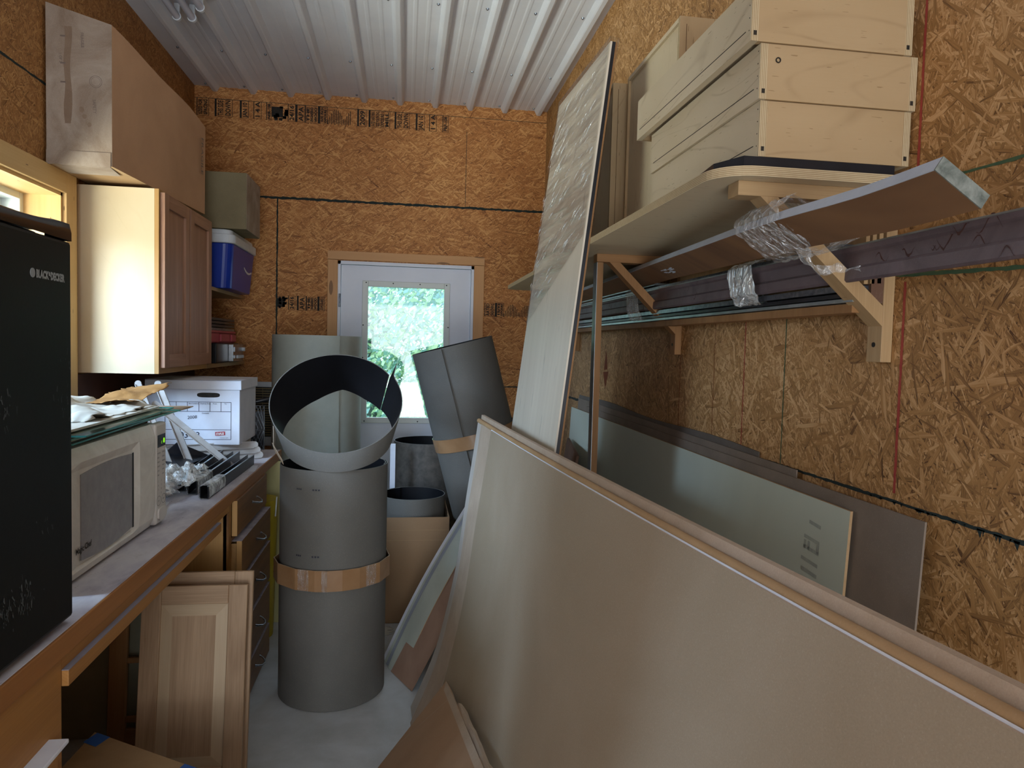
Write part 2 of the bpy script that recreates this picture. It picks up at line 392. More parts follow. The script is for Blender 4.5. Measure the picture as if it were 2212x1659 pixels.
M['lvl_brown'] = wood('plank_brown', '#8c6848', '#5a4030', 1.0, 0.65, 1.0, 0.4, knots=0.07)
M['lvl_white'] = plain('painted_edge', '#b9c0cc', '#a9b0bc', 14, 0.6)
M['rough_end'] = plain('mossy_end', '#4c524c', '#8b8f88', 60, 0.9, bump=0.6)
M['white_panel'] = None
M['mdf'] = plain('hardboard', '#857668', '#75675a', 9, 0.7, fiber=0.12)
M['plank_white'] = None
M['wrap'] = clear_wrap('stretch_wrap', 0.55, (9, 5, 42))
M['wrap2'] = clear_wrap('clear_film', 0.6, (30, 30, 30))
M['tape_clear'] = clear_wrap('packing_film', 0.34, (30, 90, 30))
M['shiny_tape'] = clear_wrap('shiny_tape', 0.16, (60, 60, 20))
M['tape_brown'] = plain('taped_card', '#9f7a58', '#8f6b4a', 10, 0.25, spec=0.6)
M['tape_blue'] = plain('blue_tape', '#2f5fae', '#3a6ab8', 10, 0.6)
M['kraft_paper'] = plain('kraft_paper', '#b0824c', '#8e6434', 9, 0.75, bump=0.5, dist=2)
M['foam'] = plain('foam_sheet', '#cfcdc4', '#b9b5a8', 9, 0.6)
M['glass_edge'] = glass('glass_sheet', (0.86, 0.94, 0.92, 1), 0.12)
M['glass_rim'] = plain('glass_rim', '#4c9890', '#2d6f6c', 30, 0.15, spec=0.7)
M['glass'] = glass('window_glass')
M['yellow'] = plain('yellow_plastic', '#b8a22c', '#a08a20', 6, 0.5)
M['cream'] = plain('cream_board', '#c9c28e', '#b8b07c', 6, 0.6)
M['panel_dark'] = plain('dark_board', '#8f8b76', '#7c7864', 6, 0.6)
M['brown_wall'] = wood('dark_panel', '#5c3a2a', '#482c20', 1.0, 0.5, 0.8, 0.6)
M['led'] = emit('green_led', '#8cff2a', 2.0)
M['leaf_a'] = plain('leaf_light', '#dcf0c0', '#b8e0b0', 1, 0.6)
M['leaf_b'] = plain('leaf_dark', '#9cc8b4', '#86b4b0', 1, 0.6)
M['bark'] = plain('bark', '#6d7c78', '#5a6866', 8, 0.9)
M['grass'] = plain('grass', '#7a9a5a', '#5a7a44', 2, 0.9)
M['tube_lamp'] = plain('lamp_tube', '#d4d8e8', '#c8ccdc', 4, 0.3)
M['label_red'] = plain('red_label', '#b02838', '#b02838', 4, 0.5)
M['white_txt'] = plain('white_print', '#f0f0f0', '#f0f0f0', 4, 0.5)

def mk_counter():
    t = NT('dusty_worktop'); co = t.objco()
    n = t.noise(t.mapping(co, scale=(2.6, 1.0, 1)), 4.0, 5, 0.65, 0.4)
    n2 = t.noise(t.mapping(co, scale=(9, 3, 1)), 6, 4, 0.7, 1)
    col = t.ramp(n, [(0.25, lin('#8f8894')), (0.45, lin('#bdb8c2')), (0.62, lin('#d2ced2')), (0.8, lin('#a09690'))])
    col = t.mix(t.math('MULTIPLY', t.math('GREATER_THAN', n2, 0.68), 0.6), col, lin('#4e4248'))
    t.bsdf(col, 0.6, spec=0.35); return t.m
M['counter'] = mk_counter()
def mk_white_panel():
    t = NT('pale_panel'); co = t.objco()
    n = t.noise(co, 2.0, 4, 0.6, 1.0); sp = t.noise(t.mapping(co, scale=(1, 26, 9)), 1.0, 3, 0.7)
    col = t.mix(n, lin('#c3c8b8'), lin('#acb1a2'))
    col = t.mix(t.math('MULTIPLY', t.math('GREATER_THAN', sp, 0.74), 0.3), col, lin('#6d6a60'))
    t.bsdf(col, 0.5, spec=0.4); return t.m
M['white_panel'] = mk_white_panel()
def mk_plank_white():
    t = NT('pale_plank'); uv = t.uvco()
    n = t.noise(t.mapping(uv, scale=(0.5, 16, 1)), 1.0, 4, 0.6, 0.4)
    n2 = t.noise(t.mapping(uv, scale=(2.2, 34, 1), loc=(3, 1, 0)), 1.0, 3, 0.6)
    col = t.mix(n, lin('#e2d8c6'), lin('#cbbfac'))
    s2 = t.math('MULTIPLY', t.math('GREATER_THAN', n2, 0.66), t.math('GREATER_THAN', t.noise(t.mapping(uv, scale=(5, 60, 1)), 1.0, 3, 0.7), 0.52))
    col = t.mix(t.math('MULTIPLY', s2, 0.45), col, lin('#6e6a68'))
    t.bsdf(col, 0.5, spec=0.35); return t.m
M['plank_white'] = mk_plank_white()

XL, XR, YB, ZC, YS = -1.3685, 0.9358, 4.91, 3.12, -3.0

# ------------------------------------------------------------------ room shell
b = MB(); b.box(XL-0.3, XR+0.2, YS, YB+0.1, -0.1, 0); b.build('floor', M['floor'], kind='structure', org=(0,0,0))

# ceiling: ribbed steel sheets running into the room
def build_ceiling():
    b = MB(); zb = ZC+0.002
    xs = []
    ribs = [-1.244 + 0.2357*k for k in range(10)]
    pts = [(XL-0.02, zb)]
    for i, x in enumerate(ribs):
        if i:
            xm = ribs[i-1]
            for q in (0.36, 0.64):
                c = xm+(x-xm)*q; pts += [(c-0.013, zb), (c-0.006, zb-0.0022), (c+0.006, zb-0.0022), (c+0.013, zb)]
        pts += [(x-0.030, zb), (x-0.015, zb-0.028), (x-0.010, zb-0.031), (x+0.010, zb-0.031), (x+0.015, zb-0.028), (x+0.030, zb)]
    pts.append((XR+0.02, zb))
    for i in range(len(pts)-1):
        (xa, za), (xb, z2) = pts[i], pts[i+1]
        b.face([(xa, YS, za), (xa, YB+0.02, za), (xb, YB+0.02, z2), (xb, YS, z2)])
    b.box(XL-0.3, XR+0.2, YS, YB+0.1, ZC+0.006, ZC+0.08)
    o = b.build('ceiling', M['ceiling'], kind='structure', org=(0,0,0))
    s = MB()
    for x in ribs:
        for y in (1.9, 2.7, 3.5, 4.3, 4.86):
            xx = x-0.045
            if xx > XL: s.tube([(xx, y, ZC+0.002), (xx, y, ZC-0.005)], [0.008, 0.005], 8)
    s.build('screw_heads', M['galv'], parent=o)
build_ceiling()

# back wall with the door opening
DX0, DX1, DZ = -0.46, 0.46, 2.045
b = MB()
b.box(XL-0.1, DX0, YB, YB+0.1, 0, ZC+0.1); b.box(DX1, XR+0.1, YB, YB+0.1, 0, ZC+0.1); b.box(DX0, DX1, YB, YB+0.1, DZ, ZC+0.1)
wall_back = b.build('wall_back', M['osb_back'], kind='structure', org=(0,0,0))
# left wall with the window opening
WY0, WY1, WZ0, WZ1 = 0.80, 3.115, 1.2, 2.068  # near end is out of view, widened to spread the window light
b = MB(); T = 0.26
b.box(XL-T, XL, YS, WY0, 0, ZC+0.1); b.box(XL-T, XL, WY1, YB+0.1, 0, ZC+0.1); b.box(XL-T, XL, WY0, WY1, 0, WZ0); b.box(XL-T, XL, WY0, WY1, WZ1, ZC+0.1)
wall_left = b.build('wall_left', M['osb_left'], kind='structure', org=(0,0,0))
b = MB(); b.box(XR, XR+0.1, YS, YB+0.1, 0, ZC+0.1); wall_right = b.build('wall_right', M['osb_right'], kind='structure', org=(0,0,0))
# wall behind the camera with an unseen opening added to let the fill lamps in
b = MB(); b.box(XL-0.3, -1.25, YS-0.1, YS, 0, ZC+0.1); b.box(0.85, XR+0.2, YS-0.1, YS, 0, ZC+0.1); b.box(-1.25, 0.85, YS-0.1, YS, 2.75, ZC+0.1)
b.build('wall_front', M['osb_back'], kind='structure', org=(0,0,0))

# painted panel joints (jagged lines)
def jag(b, p0, p1, nrm, w, amp, n, mi=0, seed=0):
    rr = random.Random(seed); p0, p1, nrm = Vector(p0), Vector(p1), Vector(nrm); d = (p1-p0); side = nrm.cross(d).normalized()
    up = [rr.uniform(0.3, 1)*amp for _ in range(n+1)]; dn = [rr.uniform(0.3, 1)*amp for _ in range(n+1)]
    for i in range(n):
        a, c = p0+d*(i/n), p0+d*((i+1)/n)
        b.face([a-side*(w+dn[i]), c-side*(w+dn[i+1]), c+side*(w+up[i+1]), a+side*(w+up[i])], mi)
N_ = (0, -1, 0); yk = YB-0.0008
b = MB()
jag(b, (XL, yk, 2.438), (XR, yk, 2.438), N_, 0.002, 0.009, 150, seed=1)
jag(b, (-0.849, yk, 1.2), (-0.849, yk, 2.438), N_, 0.001, 0.006, 90, seed=2)
b.face([(0.384, yk, 2.438), (0.387, yk, 2.438), (0.387, yk, 2.95), (0.384, yk, 2.95)])
b.face([(XL, yk, 3.045), (0.95, yk, 3.043), (0.95, yk, 3.046), (XL, yk, 3.048)])
jag(b, (0.5, yk, 1.219), (XR, yk, 1.219), N_, 0.001, 0.004, 20, seed=3)
b.build('panel_joint', M['seam'], parent=wall_back)
b = MB(); nr = (-1, 0, 0); xk = XR-0.0008
jag(b, (xk, YS, 1.219), (xk, 2.0, 1.219), nr, 0.0008, 0.0035, 420, seed=4)
jag(b, (xk, 2.0, 1.219), (xk, YB, 1.219), nr, 0.001, 0.008, 200, seed=5)
for i in range(60):
    y = 0.55+random.random()*0.75; h = random.uniform(0.004, 0.016)*(1 if y < 1.05 else 0.5)
    b.face([(xk, y, 1.219), (xk, y+random.uniform(.004, .014), 1.219), (xk, y+0.004, 1.219-h)])
b.build('panel_joint', M['seam'], parent=wall_right)
b = MB()
jag(b, (xk, 1.652, 1.22), (xk, 1.652, 2.43), nr, 0.0012, 0.0012, 60, seed=6)
jag(b, (xk, 0.2, 1.60), (xk, 1.26, 1.655), nr, 0.0012, 0.004, 70, seed=7)
jag(b, (xk, 0.2, 1.79), (xk, 1.15, 1.815), nr, 0.0008, 0.003, 70, seed=8)
b.build('green_chalk_line', M['seam_green'], parent=wall_right)
b = MB()
jag(b, (xk, 1.866, 1.22), (xk, 1.866, 1.62), nr, 0.0012, 0.0014, 40, seed=9)
jag(b, (xk, 1.232, 1.235), (xk, 1.232, 1.64), nr, 0.002, 0.0022, 50, seed=10)
jag(b, (xk, 1.215, 1.85), (xk, 1.215, 2.5), nr, 0.002, 0.0018, 50, seed=11)
b.build('red_chalk_line', M['seam_red'], parent=wall_right)
b = MB()
b.box(xk-0.0004, xk, 2.33, 2.333, 1.22, 1.49); b.box(xk-0.0004, xk, 2.06, 2.0615, 1.22, 1.6)
b.face([(xk, 3.28, 1.40), (xk, 3.22, 1.405), (xk, 3.25, 1.50)]); b.face([(xk, 3.29, 1.39), (xk, 3.20, 1.395), (xk, 3.25, 1.31)])
b.build('brown_mark', M['mark_brown'], parent=wall_right)
b = MB(); xl = XL+0.0008
jag(b, (xl, YS, 2.445), (xl, YB, 2.445), (1, 0, 0), 0.001, 0.006, 300, seed=12)
b.build('panel_joint', M['seam'], parent=wall_left)

# ink stamps printed on the panels: every frame and word reads sideways
def stamp_row(b, x, z0, z1, items):
    H = z1-z0
    for kind, wdt in items:
        y = yk-0.0003
        def bar(xa, xb, za, zb): b.face([(xa, y, za), (xb, y, za), (xb, y, zb), (xa, y, zb)])
        if kind == 'gap': x += wdt; continue
        if kind == 'dense':
            for k in range(16):
                xa = x+random.random()*wdt*0.85; za = z0+random.random()*H*0.8; bar(xa, xa+wdt*0.22, za, za+H*random.uniform(.06, .2))
            bar(x, x+wdt*0.7, z0+H*0.2, z1-H*0.2)
        elif kind == 'lines':
            n = int(wdt/0.011)
            for k in range(n):
                q = abs(math.sin(k*0.33)); bar(x+k*0.011, x+k*0.011+0.0045, z0+H*0.05*(k % 2), z0+H*(0.25+0.65*q))
        else:
            fr = 0.005 if kind[0] != '!' else 0.012; txt = kind.lstrip('!')
            bar(x, x+fr, z0, z1); bar(x+wdt-0.003, x+wdt, z0, z1); bar(x, x+wdt, z0, z0+0.002)
            if kind[0] == '!': bar(x, x+wdt, z1-0.002, z1)
            ls = txt.split('|'); step = (wdt-fr-0.006)/len(ls)
            for i, l in enumerate(ls):
                b.text(l, step*1.0, (x+fr+step*(i+0.85)+0.001, y, z0+H*0.07), (0, 0, 1), (-1, 0, 0), width=H*0.86 if len(l) > 2 else None, bold=0.0012, lift=0.0002)
        x += wdt
b = MB()
stamp_row(b, -1.355, 2.935, 3.045, [('SIZED FOR|SPACING', 0.075), ('gap', 0.035), ('!THIS SIDE|DOWN', 0.11), ('gap', 0.045), ('!JAN 10', 0.055), ('gap', 0.03), ('1 4 A', 0.05), ('gap', 0.03),
    ('NER-108', 0.035), ('dense', 0.10), ('24/16', 0.05), ('!APA', 0.06), ('THE|ENGINEERED|WOOD', 0.085), ('!15/32 INCH|EXPOSURE 1', 0.06), ('lines', 0.16), ('gap', 0.03), ('!2009', 0.06), ('gap', 0.015),
    ('!RATED SHEATHING|SIZED FOR SPACING|EXPOSURE 1|MILL', 0.14), ('gap', 0.03), ('!THIS SIDE|DOWN', 0.10), ('gap', 0.04), ('!JAN 10', 0.06), ('gap', 0.03), ('1 4 A', 0.05), ('gap', 0.04), ('PRP-108', 0.04)])
b.build('printed_stamp', M['ink'], parent=wall_back)
b = MB()
stamp_row(b, -0.845, 1.705, 1.80, [('dense', 0.07), ('24/16', 0.045), ('gap', 0.01), ('!APA', 0.06), ('THE|ENGINEERED|WOOD', 0.075), ('!EXPOSURE 1', 0.045)])
stamp_row(b, 0.535, 1.705, 1.80, [('RATED|SHEATHING', 0.075), ('!15/32|EXPOSURE', 0.06), ('lines', 0.20)])
b.build('printed_stamp', M['ink'], parent=wall_back)

# ------------------------------------------------------------------ far door
d1 = thing('door_1', (0, YB, 0), kind='structure')
b = MB(); y0 = YB-0.018
b.box(DX0-0.062, DX0+0.004, y0, YB, 0, DZ+0.004, grain=2); b.box(DX1-0.004, DX1+0.066, y0, YB, 0, DZ+0.004, grain=2)
b.prism([(DX0-0.062, y0, DZ+0.062), (DX1+0.066, y0, DZ+0.062), (DX1+0.066, y0, DZ+0.006), (DX0-0.062, y0, DZ+0.006)], (0, 0.018, 0))
b.build('casing', M['pine'], parent=d1, bevel=0.003)
b = MB()
b.box(DX0, DX0+0.022, YB-0.004, YB+0.1, 0, DZ); b.box(DX1-0.022, DX1, YB-0.004, YB+0.1, 0, DZ); b.box(DX0, DX1, YB-0.004, YB+0.1, DZ-0.022, DZ)
b.build('jamb', M['white_paint'], parent=d1)
b = MB(); gx0, gx1, gz0, gz1 = -0.275, 0.275, 0.975, 1.9; ds, de = YB+0.012, YB+0.05
b.box(DX0+0.025, gx0, ds, de, 0.02, DZ-0.025); b.box(gx1, DX1-0.025, ds, de, 0.02, DZ-0.025); b.box(gx0, gx1, ds, de, 0.02, gz0); b.box(gx0, gx1, ds, de, gz1, DZ-0.025)
slab = b.build('door_slab', M['white_paint'], parent=d1)
b = MB()
for (a, c, e, f) in ((gx0-0.02, gx0+0.02, gz0-0.02, gz1+0.02), (gx1-0.02, gx1+0.02, gz0-0.02, gz1+0.02), (gx0+0.02, gx1-0.02, gz0-0.02, gz0+0.02), (gx0+0.02, gx1-0.02, gz1-0.02, gz1+0.02)):
    b.box(a, c, ds-0.012, ds+0.002, e, f)
gf = b.build('glass_frame', M['vinyl'], parent=d1, bevel=0.004)
b = MB()
for x in (-0.27, -0.09, 0.09, 0.27):
    for z in (gz0-0.006, gz1+0.006): b.tube([(x, ds-0.0125, z), (x, ds-0.0135, z)], 0.0045, 8)
for z in (1.15, 1.4, 1.62): 
    for x in (-0.286, 0.286): b.tube([(x, ds-0.0125, z), (x, ds-0.0135, z)], 0.0045, 8)
b.build('frame_screws', M['seam'], parent=gf)
b = MB(); b.box(gx0+0.015, gx1-0.015, ds+0.01, ds+0.014, gz0+0.015, gz1-0.015); b.build('glass_pane', M['glass'], parent=d1)
for z in (0.25, 1.1, 1.78): b = MB(); b.tube([(DX0+0.018, YB-0.008, z-0.045), (DX0+0.018, YB-0.008, z+0.045)], 0.007, 8); b.build('hinge', M['galv'], parent=d1)

# ------------------------------------------------------------------ side window in the left wall
w1 = thing('window_1', (XL, 2.2, WZ0), kind='structure')
b = MB()
b.box(XL, XL+0.018, WY0-0.09, WY0+0.003, WZ0-0.09, WZ1+0.08); b.box(XL, XL+0.018, WY1-0.003, WY1+0.088, WZ0-0.09, WZ1+0.08)
b.box(XL, XL+0.018, WY0, WY1, WZ1-0.003, WZ1+0.08); b.box(XL, XL+0.018, WY0, WY1, WZ0-0.09, WZ0+0.003)
b.build('casing', M['pine_win'], parent=w1, bevel=0.003)
b = MB(); d0 = XL-0.145
b.box(d0, XL+0.002, WY1-0.016, WY1, WZ0, WZ1); b.box(d0, XL+0.002, WY0, WY0+0.016, WZ0, WZ1); b.box(d0, XL+0.002, WY0, WY1, WZ1-0.016, WZ1); b.box(d0, XL+0.002, WY0, WY1, WZ0, WZ0+0.016)
b.build('jamb', M['pine_win'], parent=w1)
b = MB()
def rectframe(b, x0, x1, ya, yb, za, zb, w, mi=0):
    b.box(x0, x1, ya, ya+w, za, zb, mi); b.box(x0, x1, yb-w, yb, za, zb, mi); b.box(x0, x1, ya+w, yb-w, za, za+w, mi); b.box(x0, x1, ya+w, yb-w, zb-w, zb, mi)
rectframe(b, d0-0.09, d0+0.01, WY0+0.012, WY1-0.012, WZ0+0.012, WZ1-0.012, 0.03)
b.build('window_frame', M['vinyl'], parent=w1, bevel=0.003)
for k, (ya, yb, xo) in enumerate(((WY0+0.04, 2.0, 0.0), (1.94, WY1-0.04, -0.03))):
    b = MB(); rectframe(b, d0-0.05+xo, d0-0.025+xo, ya, yb, WZ0+0.04, WZ1-0.04, 0.045); sash = b.build('sash', M['vinyl'], parent=w1, bevel=0.003)
    b = MB(); b.box(d0-0.04+xo, d0-0.036+xo, ya+0.04, yb-0.04, WZ0+0.08, WZ1-0.08); b.build('glass_pane', M['glass'], parent=sash)

# ------------------------------------------------------------------ outdoors beyond the far door
b = MB(); b.box(-14, 14, YB+0.15, 26, -0.2, -0.12); b.build('lawn', M['grass'], label='green ground outside beyond the glazed door', cat='lawn', kind='structure')
def tree(name, cx, cy, rad, zc, n, mats, label, seed):
    rr = random.Random(seed); t = thing(name, (cx, cy, -0.12), label, 'tree', 'trees beyond the door')
    b = MB()
    for i in range(n):
        th, ph = rr.random()*2*PI, math.acos(rr.uniform(-1, 1)); r = rad*(rr.random()**0.4)
        p = Vector((cx+r*math.sin(ph)*math.cos(th)*1.1, cy+r*math.sin(ph)*math.sin(th)*0.7, zc+r*math.cos(ph)))
        if p.z < 0: continue
        s = rr.uniform(0.03, 0.075); a = Vector((rr.uniform(-1, 1), rr.uniform(-1, 1), rr.uniform(-1, 1))).normalized(); c = a.orthogonal().normalized(); e = a.cross(c)
        b.face([p-c*s, p-c*s*0.3+e*s*0.5, p+c*s, p-c*s*0.2-e*s*0.5], 0 if rr.random() < 0.55 else 1)
    b.build('foliage', mats, parent=t)
    b = MB(); b.tube([(cx, cy, -0.12), (cx+0.05, cy, zc*0.5), (cx-0.05, cy, zc+rad*0.5)], [0.12, 0.09, 0.03], 10); b.build('trunk', M['bark'], parent=t)
tree('leafy_tree', -0.5, 9.8, 1.8, 1.3, 12000, [M['leaf_a'], M['leaf_b']], 'pale leafy tree seen through the left half of the door glass', 3)
tree('leafy_tree', 2.2, 13.6, 2.3, 1.9, 12000, [M['leaf_b'], M['leaf_a']], 'leafy tree seen through the right half of the door glass', 4)
tree('leafy_tree', -2.6, 17.5, 3.4, 2.8, 11000, [M['leaf_a'], M['leaf_b']], 'distant leafy tree standing behind the two nearer trees outside', 5)

# ------------------------------------------------------------------ ceiling lamp
t = thing('fluorescent_fixture', (-1.03, 3.1, 3.12), 'white fluorescent lamp fixture with thin tubes on the steel ceiling', 'ceiling light')
b = MB(); b.box(-1.15, -0.93, 2.3, 3.60, 3.085, 3.118); b.build('housing', M['white_paint'], parent=t, bevel=0.004)
for x, y1 in ((-1.125, 3.74), (-1.055, 3.74), (-0.985, 3.62)):
    b = MB(); b.tube([(x, 2.4, 3.055), (x, y1, 3.055)], 0.0165, 14); tb = b.build('lamp_tube', M['tube_lamp'], parent=t)
    b = MB(); b.tube([(x, y1-0.004, 3.055), (x, y1+0.012, 3.055)], 0.021, 14); b.box(x-0.013, x+0.013, y1-0.002, y1+0.016, 3.05, 3.118); b.build('socket', M['white_plastic'], parent=tb, bevel=0.002)

# ------------------------------------------------------------------ worktop and base cabinets
b = MB(); b.box(XL, -0.655, 0.2, 3.95, 0.876, 0.914, 0); b.box(-0.657, -0.650, 0.2, 3.95, 0.868, 0.9135, 1)
b.build('worktop', [M['counter'], M['edge_brown']], bevel=0.002, label='long dusty workbench top with brown wooden front edge along the left wall', cat='worktop')

def bow_handle(b, x, y, z, w=0.085, out=0.028):
    P = [(x, y-w/2, z+0.004), (x+0.010, y-w/2+0.004, z+0.002), (x+out, y-w*0.28, z-0.004), (x+out+0.006, y, z-0.006), (x+out, y+w*0.28, z-0.004), (x+0.010, y+w/2-0.004, z+0.002), (x, y+w/2, z+0.004)]
    b.tube(P, [0.006, 0.0042, 0.0036, 0.0038, 0.0036, 0.0042, 0.006], 8)
t = thing('drawer_cabinet', (-0.98, 3.2, 0), 'dark brown base cabinet with five drawers at the far end of the worktop', 'cabinet')
b = MB(); b.box(-1.30, -0.668, 2.83, 3.56, 0, 0.874, grain=2); b.build('body', M['cab_light'], parent=t)
b = MB()
b.box(-0.68, -0.660, 2.83, 2.872, 0, 0.874, grain=2); b.box(-0.68, -0.660, 3.52, 3.56, 0, 0.874, grain=2)
for z in (0.712, 0.55, 0.35, 0.15): b.box(-0.68, -0.660, 2.872, 3.52, z-0.004, z+0.012, grain=1)
b.build('face_frame', M['cab_dark'], parent=t)
for i, (z0, z1, out) in enumerate(((0.728, 0.868, 0.0), (0.566, 0.708, 0.018), (0.366, 0.546, 0.018), (0.166, 0.346, 0.018), (0.01, 0.146, 0.018))):
    x = -0.660+out; b = MB()
    b.box(x, x+0.02, 2.882, 3.48, z0, z1, 0, grain=1); b.box(x+0.0003, x+0.0205, 2.880, 2.8825, z0, z1, 1, grain=2)
    if i: b.box(-1.2, x, 2.90, 3.47, z0+0.01, z1-0.015, 1)
    d = b.build('drawer', [M['cab_dark'], M['cab_light']], parent=t, bevel=0.002)
    if i:
        b = MB(); b.box(x-0.03, x+0.0205, 2.882, 3.48, z1, z1+0.0012); b.build('dusty_top', M['dust'], parent=d)
    b = MB(); bow_handle(b, x+0.02, 3.2, z0+(z1-z0)*0.52, 0.10, 0.026); b.build('handle', M['chrome'], parent=d, label='chrome bow handle')
t = thing('near_base_cabinet', (-0.98, 0.9, 0), 'honey brown base cabinet under the black refrigerator, with a dusty drawer top', 'cabinet')
b = MB(); b.box(-1.33, -0.662, 0.3, 1.478, 0, 0.874, grain=1); b.build('body', M['cab_light'], parent=t)
b = MB(); b.box(-0.66, -0.642, 0.5, 1.43, 0.48, 0.72, grain=1); d = b.build('drawer', M['cab_brown'], parent=t, bevel=0.002)
b = MB(); b.box(-0.66, -0.622, 0.5, 1.43, 0.72, 0.7285); b.build('dusty_top', M['white_line'], parent=d, bevel=0.002)
b = MB(); b.box(-0.6625, -0.657, 0.3, 1.478, 0, 0.874, grain=1); b.build('face_frame', M['cab_brown'], parent=t)
# rail across the knee space: brown apron with a dusty ledge
t = thing('apron_drawer', (-0.8, 2.1, 0.8), 'shallow brown drawer with a dusty ledge under the worktop across the knee space', 'drawer')
b = MB(); b.box(-1.1, -0.645, 1.482, 2.66, 0.806, 0.838, grain=1); b.box(-0.668, -0.658, 1.48, 2.83, 0.838, 0.874, grain=1); b.build('apron', M['cab_brown'], parent=t, bevel=0.0015)
b = MB(); b.box(-0.66, -0.6445, 1.482, 2.655, 0.838, 0.8395); b.build('dusty_ledge', M['grey_strip'], parent=t)

# cabinet doors stored in the knee space
def panel_door(name, x0, x1, y, h, lean, mats, label, arch=False, th=0.02, mull=None, x_skew=0.0):
    t = thing(name, ((x0+x1)/2, y, 0), label, 'cabinet door')
    L = math.hypot(h, lean); up = Vector((x_skew, lean, h)).normalized(); ex = Vector((1, 0, 0)); bk = up.cross(ex)*-1
    bk = Vector((0, up.z, -up.y))
    o = Vector((x0, y, 0.003)); W = x1-x0; s = 0.062
    b = MB()
    for q in (0, W-s):
        b = MB(); b.obox(o+ex*q, ex*s, up*L, bk*th); b.build('stile', mats[0], parent=t, bevel=0.003)
    for q in (0, L-s):
        b = MB(); b.obox(o+ex*s+up*q, ex*(W-2*s), up*s, bk*th); b.build('rail', mats[0], parent=t, bevel=0.003)
    for m in (mull or ()):
        b = MB(); b.obox(o+ex*s+up*m, ex*(W-2*s), up*0.02, bk*th); b.build('mullion', mats[0], parent=t, bevel=0.003)
    if not mull:
        b = MB(); w2 = W-2*s; a0 = o+ex*s+up*s+bk*0.008; hh = L-2*s
        def at(u, v, d): return a0+ex*u+up*v-bk*d
        m = 0.038
        outer = [at(0, 0, 0), at(w2, 0, 0), at(w2, hh, 0), at(0, hh, 0)]; inner = [at(m, m, 0.006), at(w2-m, m, 0.006), at(w2-m, hh-m, 0.006), at(m, hh-m, 0.006)]
        for i in range(4):
            j = (i+1) % 4; e = (outer[j]-outer[i]).normalized(); pts = [outer[i], outer[j], inner[j], inner[i]]
            q = pts[0]; n2 = (inner[i]-outer[i])
            b.face(pts, 1)
        b.face(inner, 0, uv=[(0, 0), (0, w2), (hh, w2), (hh, 0)])
        b.face([p+bk*0.01 for p in outer[::-1]], 0)
        b.build('raised_panel', [mats[0], mats[1]], parent=t)
    return t
panel_door('cabinet_door', -0.862, -0.522, 2.42, 0.655, 0.09, (M['hickory'], M['hickory_pale']), 'raised panel wooden cabinet door standing in front of its pair under the worktop')
panel_door('cabinet_door', -0.862, -0.514, 2.465, 0.685, 0.10, (M['hickory'], M['hickory_pale']), 'wooden cabinet door mostly hidden directly behind the front raised panel door')
panel_door('mullioned_door', -1.052, -0.76, 2.70, 0.60, 0.05, (M['oak_dark'], M['oak_dark']), 'reddish open mullioned cabinet door standing behind the two raised panel doors', mull=(0.085, 0.30))
b = MB(); b.obox((-1.34, 2.77, 0.002), (0.40, 0, 0), (0, 0.010, 0), (0, 0.04, 0.80)); b.build('dark_board', M['panel_dark'], label='dark grey board leaning upright at the back of the knee space', cat='board')
t = thing('taped_cardboard', (-0.85, 2.0, 0), 'flat brown cardboard carton with blue tape on the floor under the worktop', 'cardboard')
A = Vector((-0.911, 2.259, 0.298)); B = A+Vector((0.51, -0.322, 0)); Cc = B+Vector((-0.03, -0.43, 0)); D = A+Vector((-0.05, -0.75, 0))
b = MB(); b.prism([A, B, Cc, D], (0, 0, -0.296)); b.build('carton', M['card_tan'], parent=t)
for q in (0.02, 0.62):
    b = MB(); p = A.lerp(B, q); e = (B-A).normalized()*0.055; dn = Vector((-0.02, -0.05, 0)); b.face([p+Vector((0, 0, .0012)), p+dn+Vector((0, 0, .0012)), p+e+dn+Vector((0, 0, .0012)), p+e+Vector((0, 0, .0012))][::1]); bk = Vector((0.0006, 0.0010, 0)); b.face([p+bk, p+e+bk, p+e+bk+Vector((0, 0, -0.04)), p+bk+Vector((0, 0, -0.04))]); b.build('blue_tape', M['tape_blue'], parent=t)

# ------------------------------------------------------------------ black compact refrigerator
t = thing('compact_refrigerator', (-0.95, 1.28, 0.914), 'black compact refrigerator with dusty door standing on the near end of the worktop', 'refrigerator')
FY0, FY1, FX = 1.02, 1.545, -0.662
b = MB(); b.box(-1.19, FX-0.058, FY0+0.006, FY1-0.006, 0.924, 1.70); b.build('body', M['black'], parent=t, bevel=0.008)
b = MB(); b.box(FX-0.05, FX, FY0, FY1, 0.926, 1.682); door = b.build('door', M['black'], parent=t, bevel=0.007)
# moulded door cap with a dished pull
n = 30; P = []; Q = []
for i in range(n+1):
    f = i/n; y = FY0+(FY1-FY0)*f
    dish = 0.0
    if f < 0.92: dish = 0.016*math.sin(PI*min(1, max(0, (f)/0.92)))**0.6
    P.append([(FX, y, 1.684), (FX, y, 1.700), (FX-0.004-dish*0.2, y, 1.718-dish*0.6), (FX-0.02-dish, y, 1.722-dish*0.5), (FX-0.05, y, 1.724)])
b = MB(); b.grid(P)
b.face([p for p in P[-1]]+[(FX-0.05, FY1, 1.684)]); b.face([p for p in P[0]][::-1]+[(FX-0.05, FY0, 1.684)])
b.build('door_cap', M['black_gloss'], parent=t)
b = MB(); b.box(-1.19, FX-0.052, FY0+0.004, FY1-0.012, 1.701, 1.727); b.build('top', M['black_gloss'], parent=t, bevel=0.008)
b = MB(); b.text('BLACK&DECKER', 0.019, (FX+0.0001, 1.405, 1.601), (0, 1, 0), (0, 0, 1), width=0.108, bold=0.0012)
b.tube([(FX, 1.393, 1.6075), (FX+0.0008, 1.393, 1.6075)], 0.0085, 18); b.build('lettering', M['silver_txt'], parent=door)
b = MB()
rr = random.Random(5)
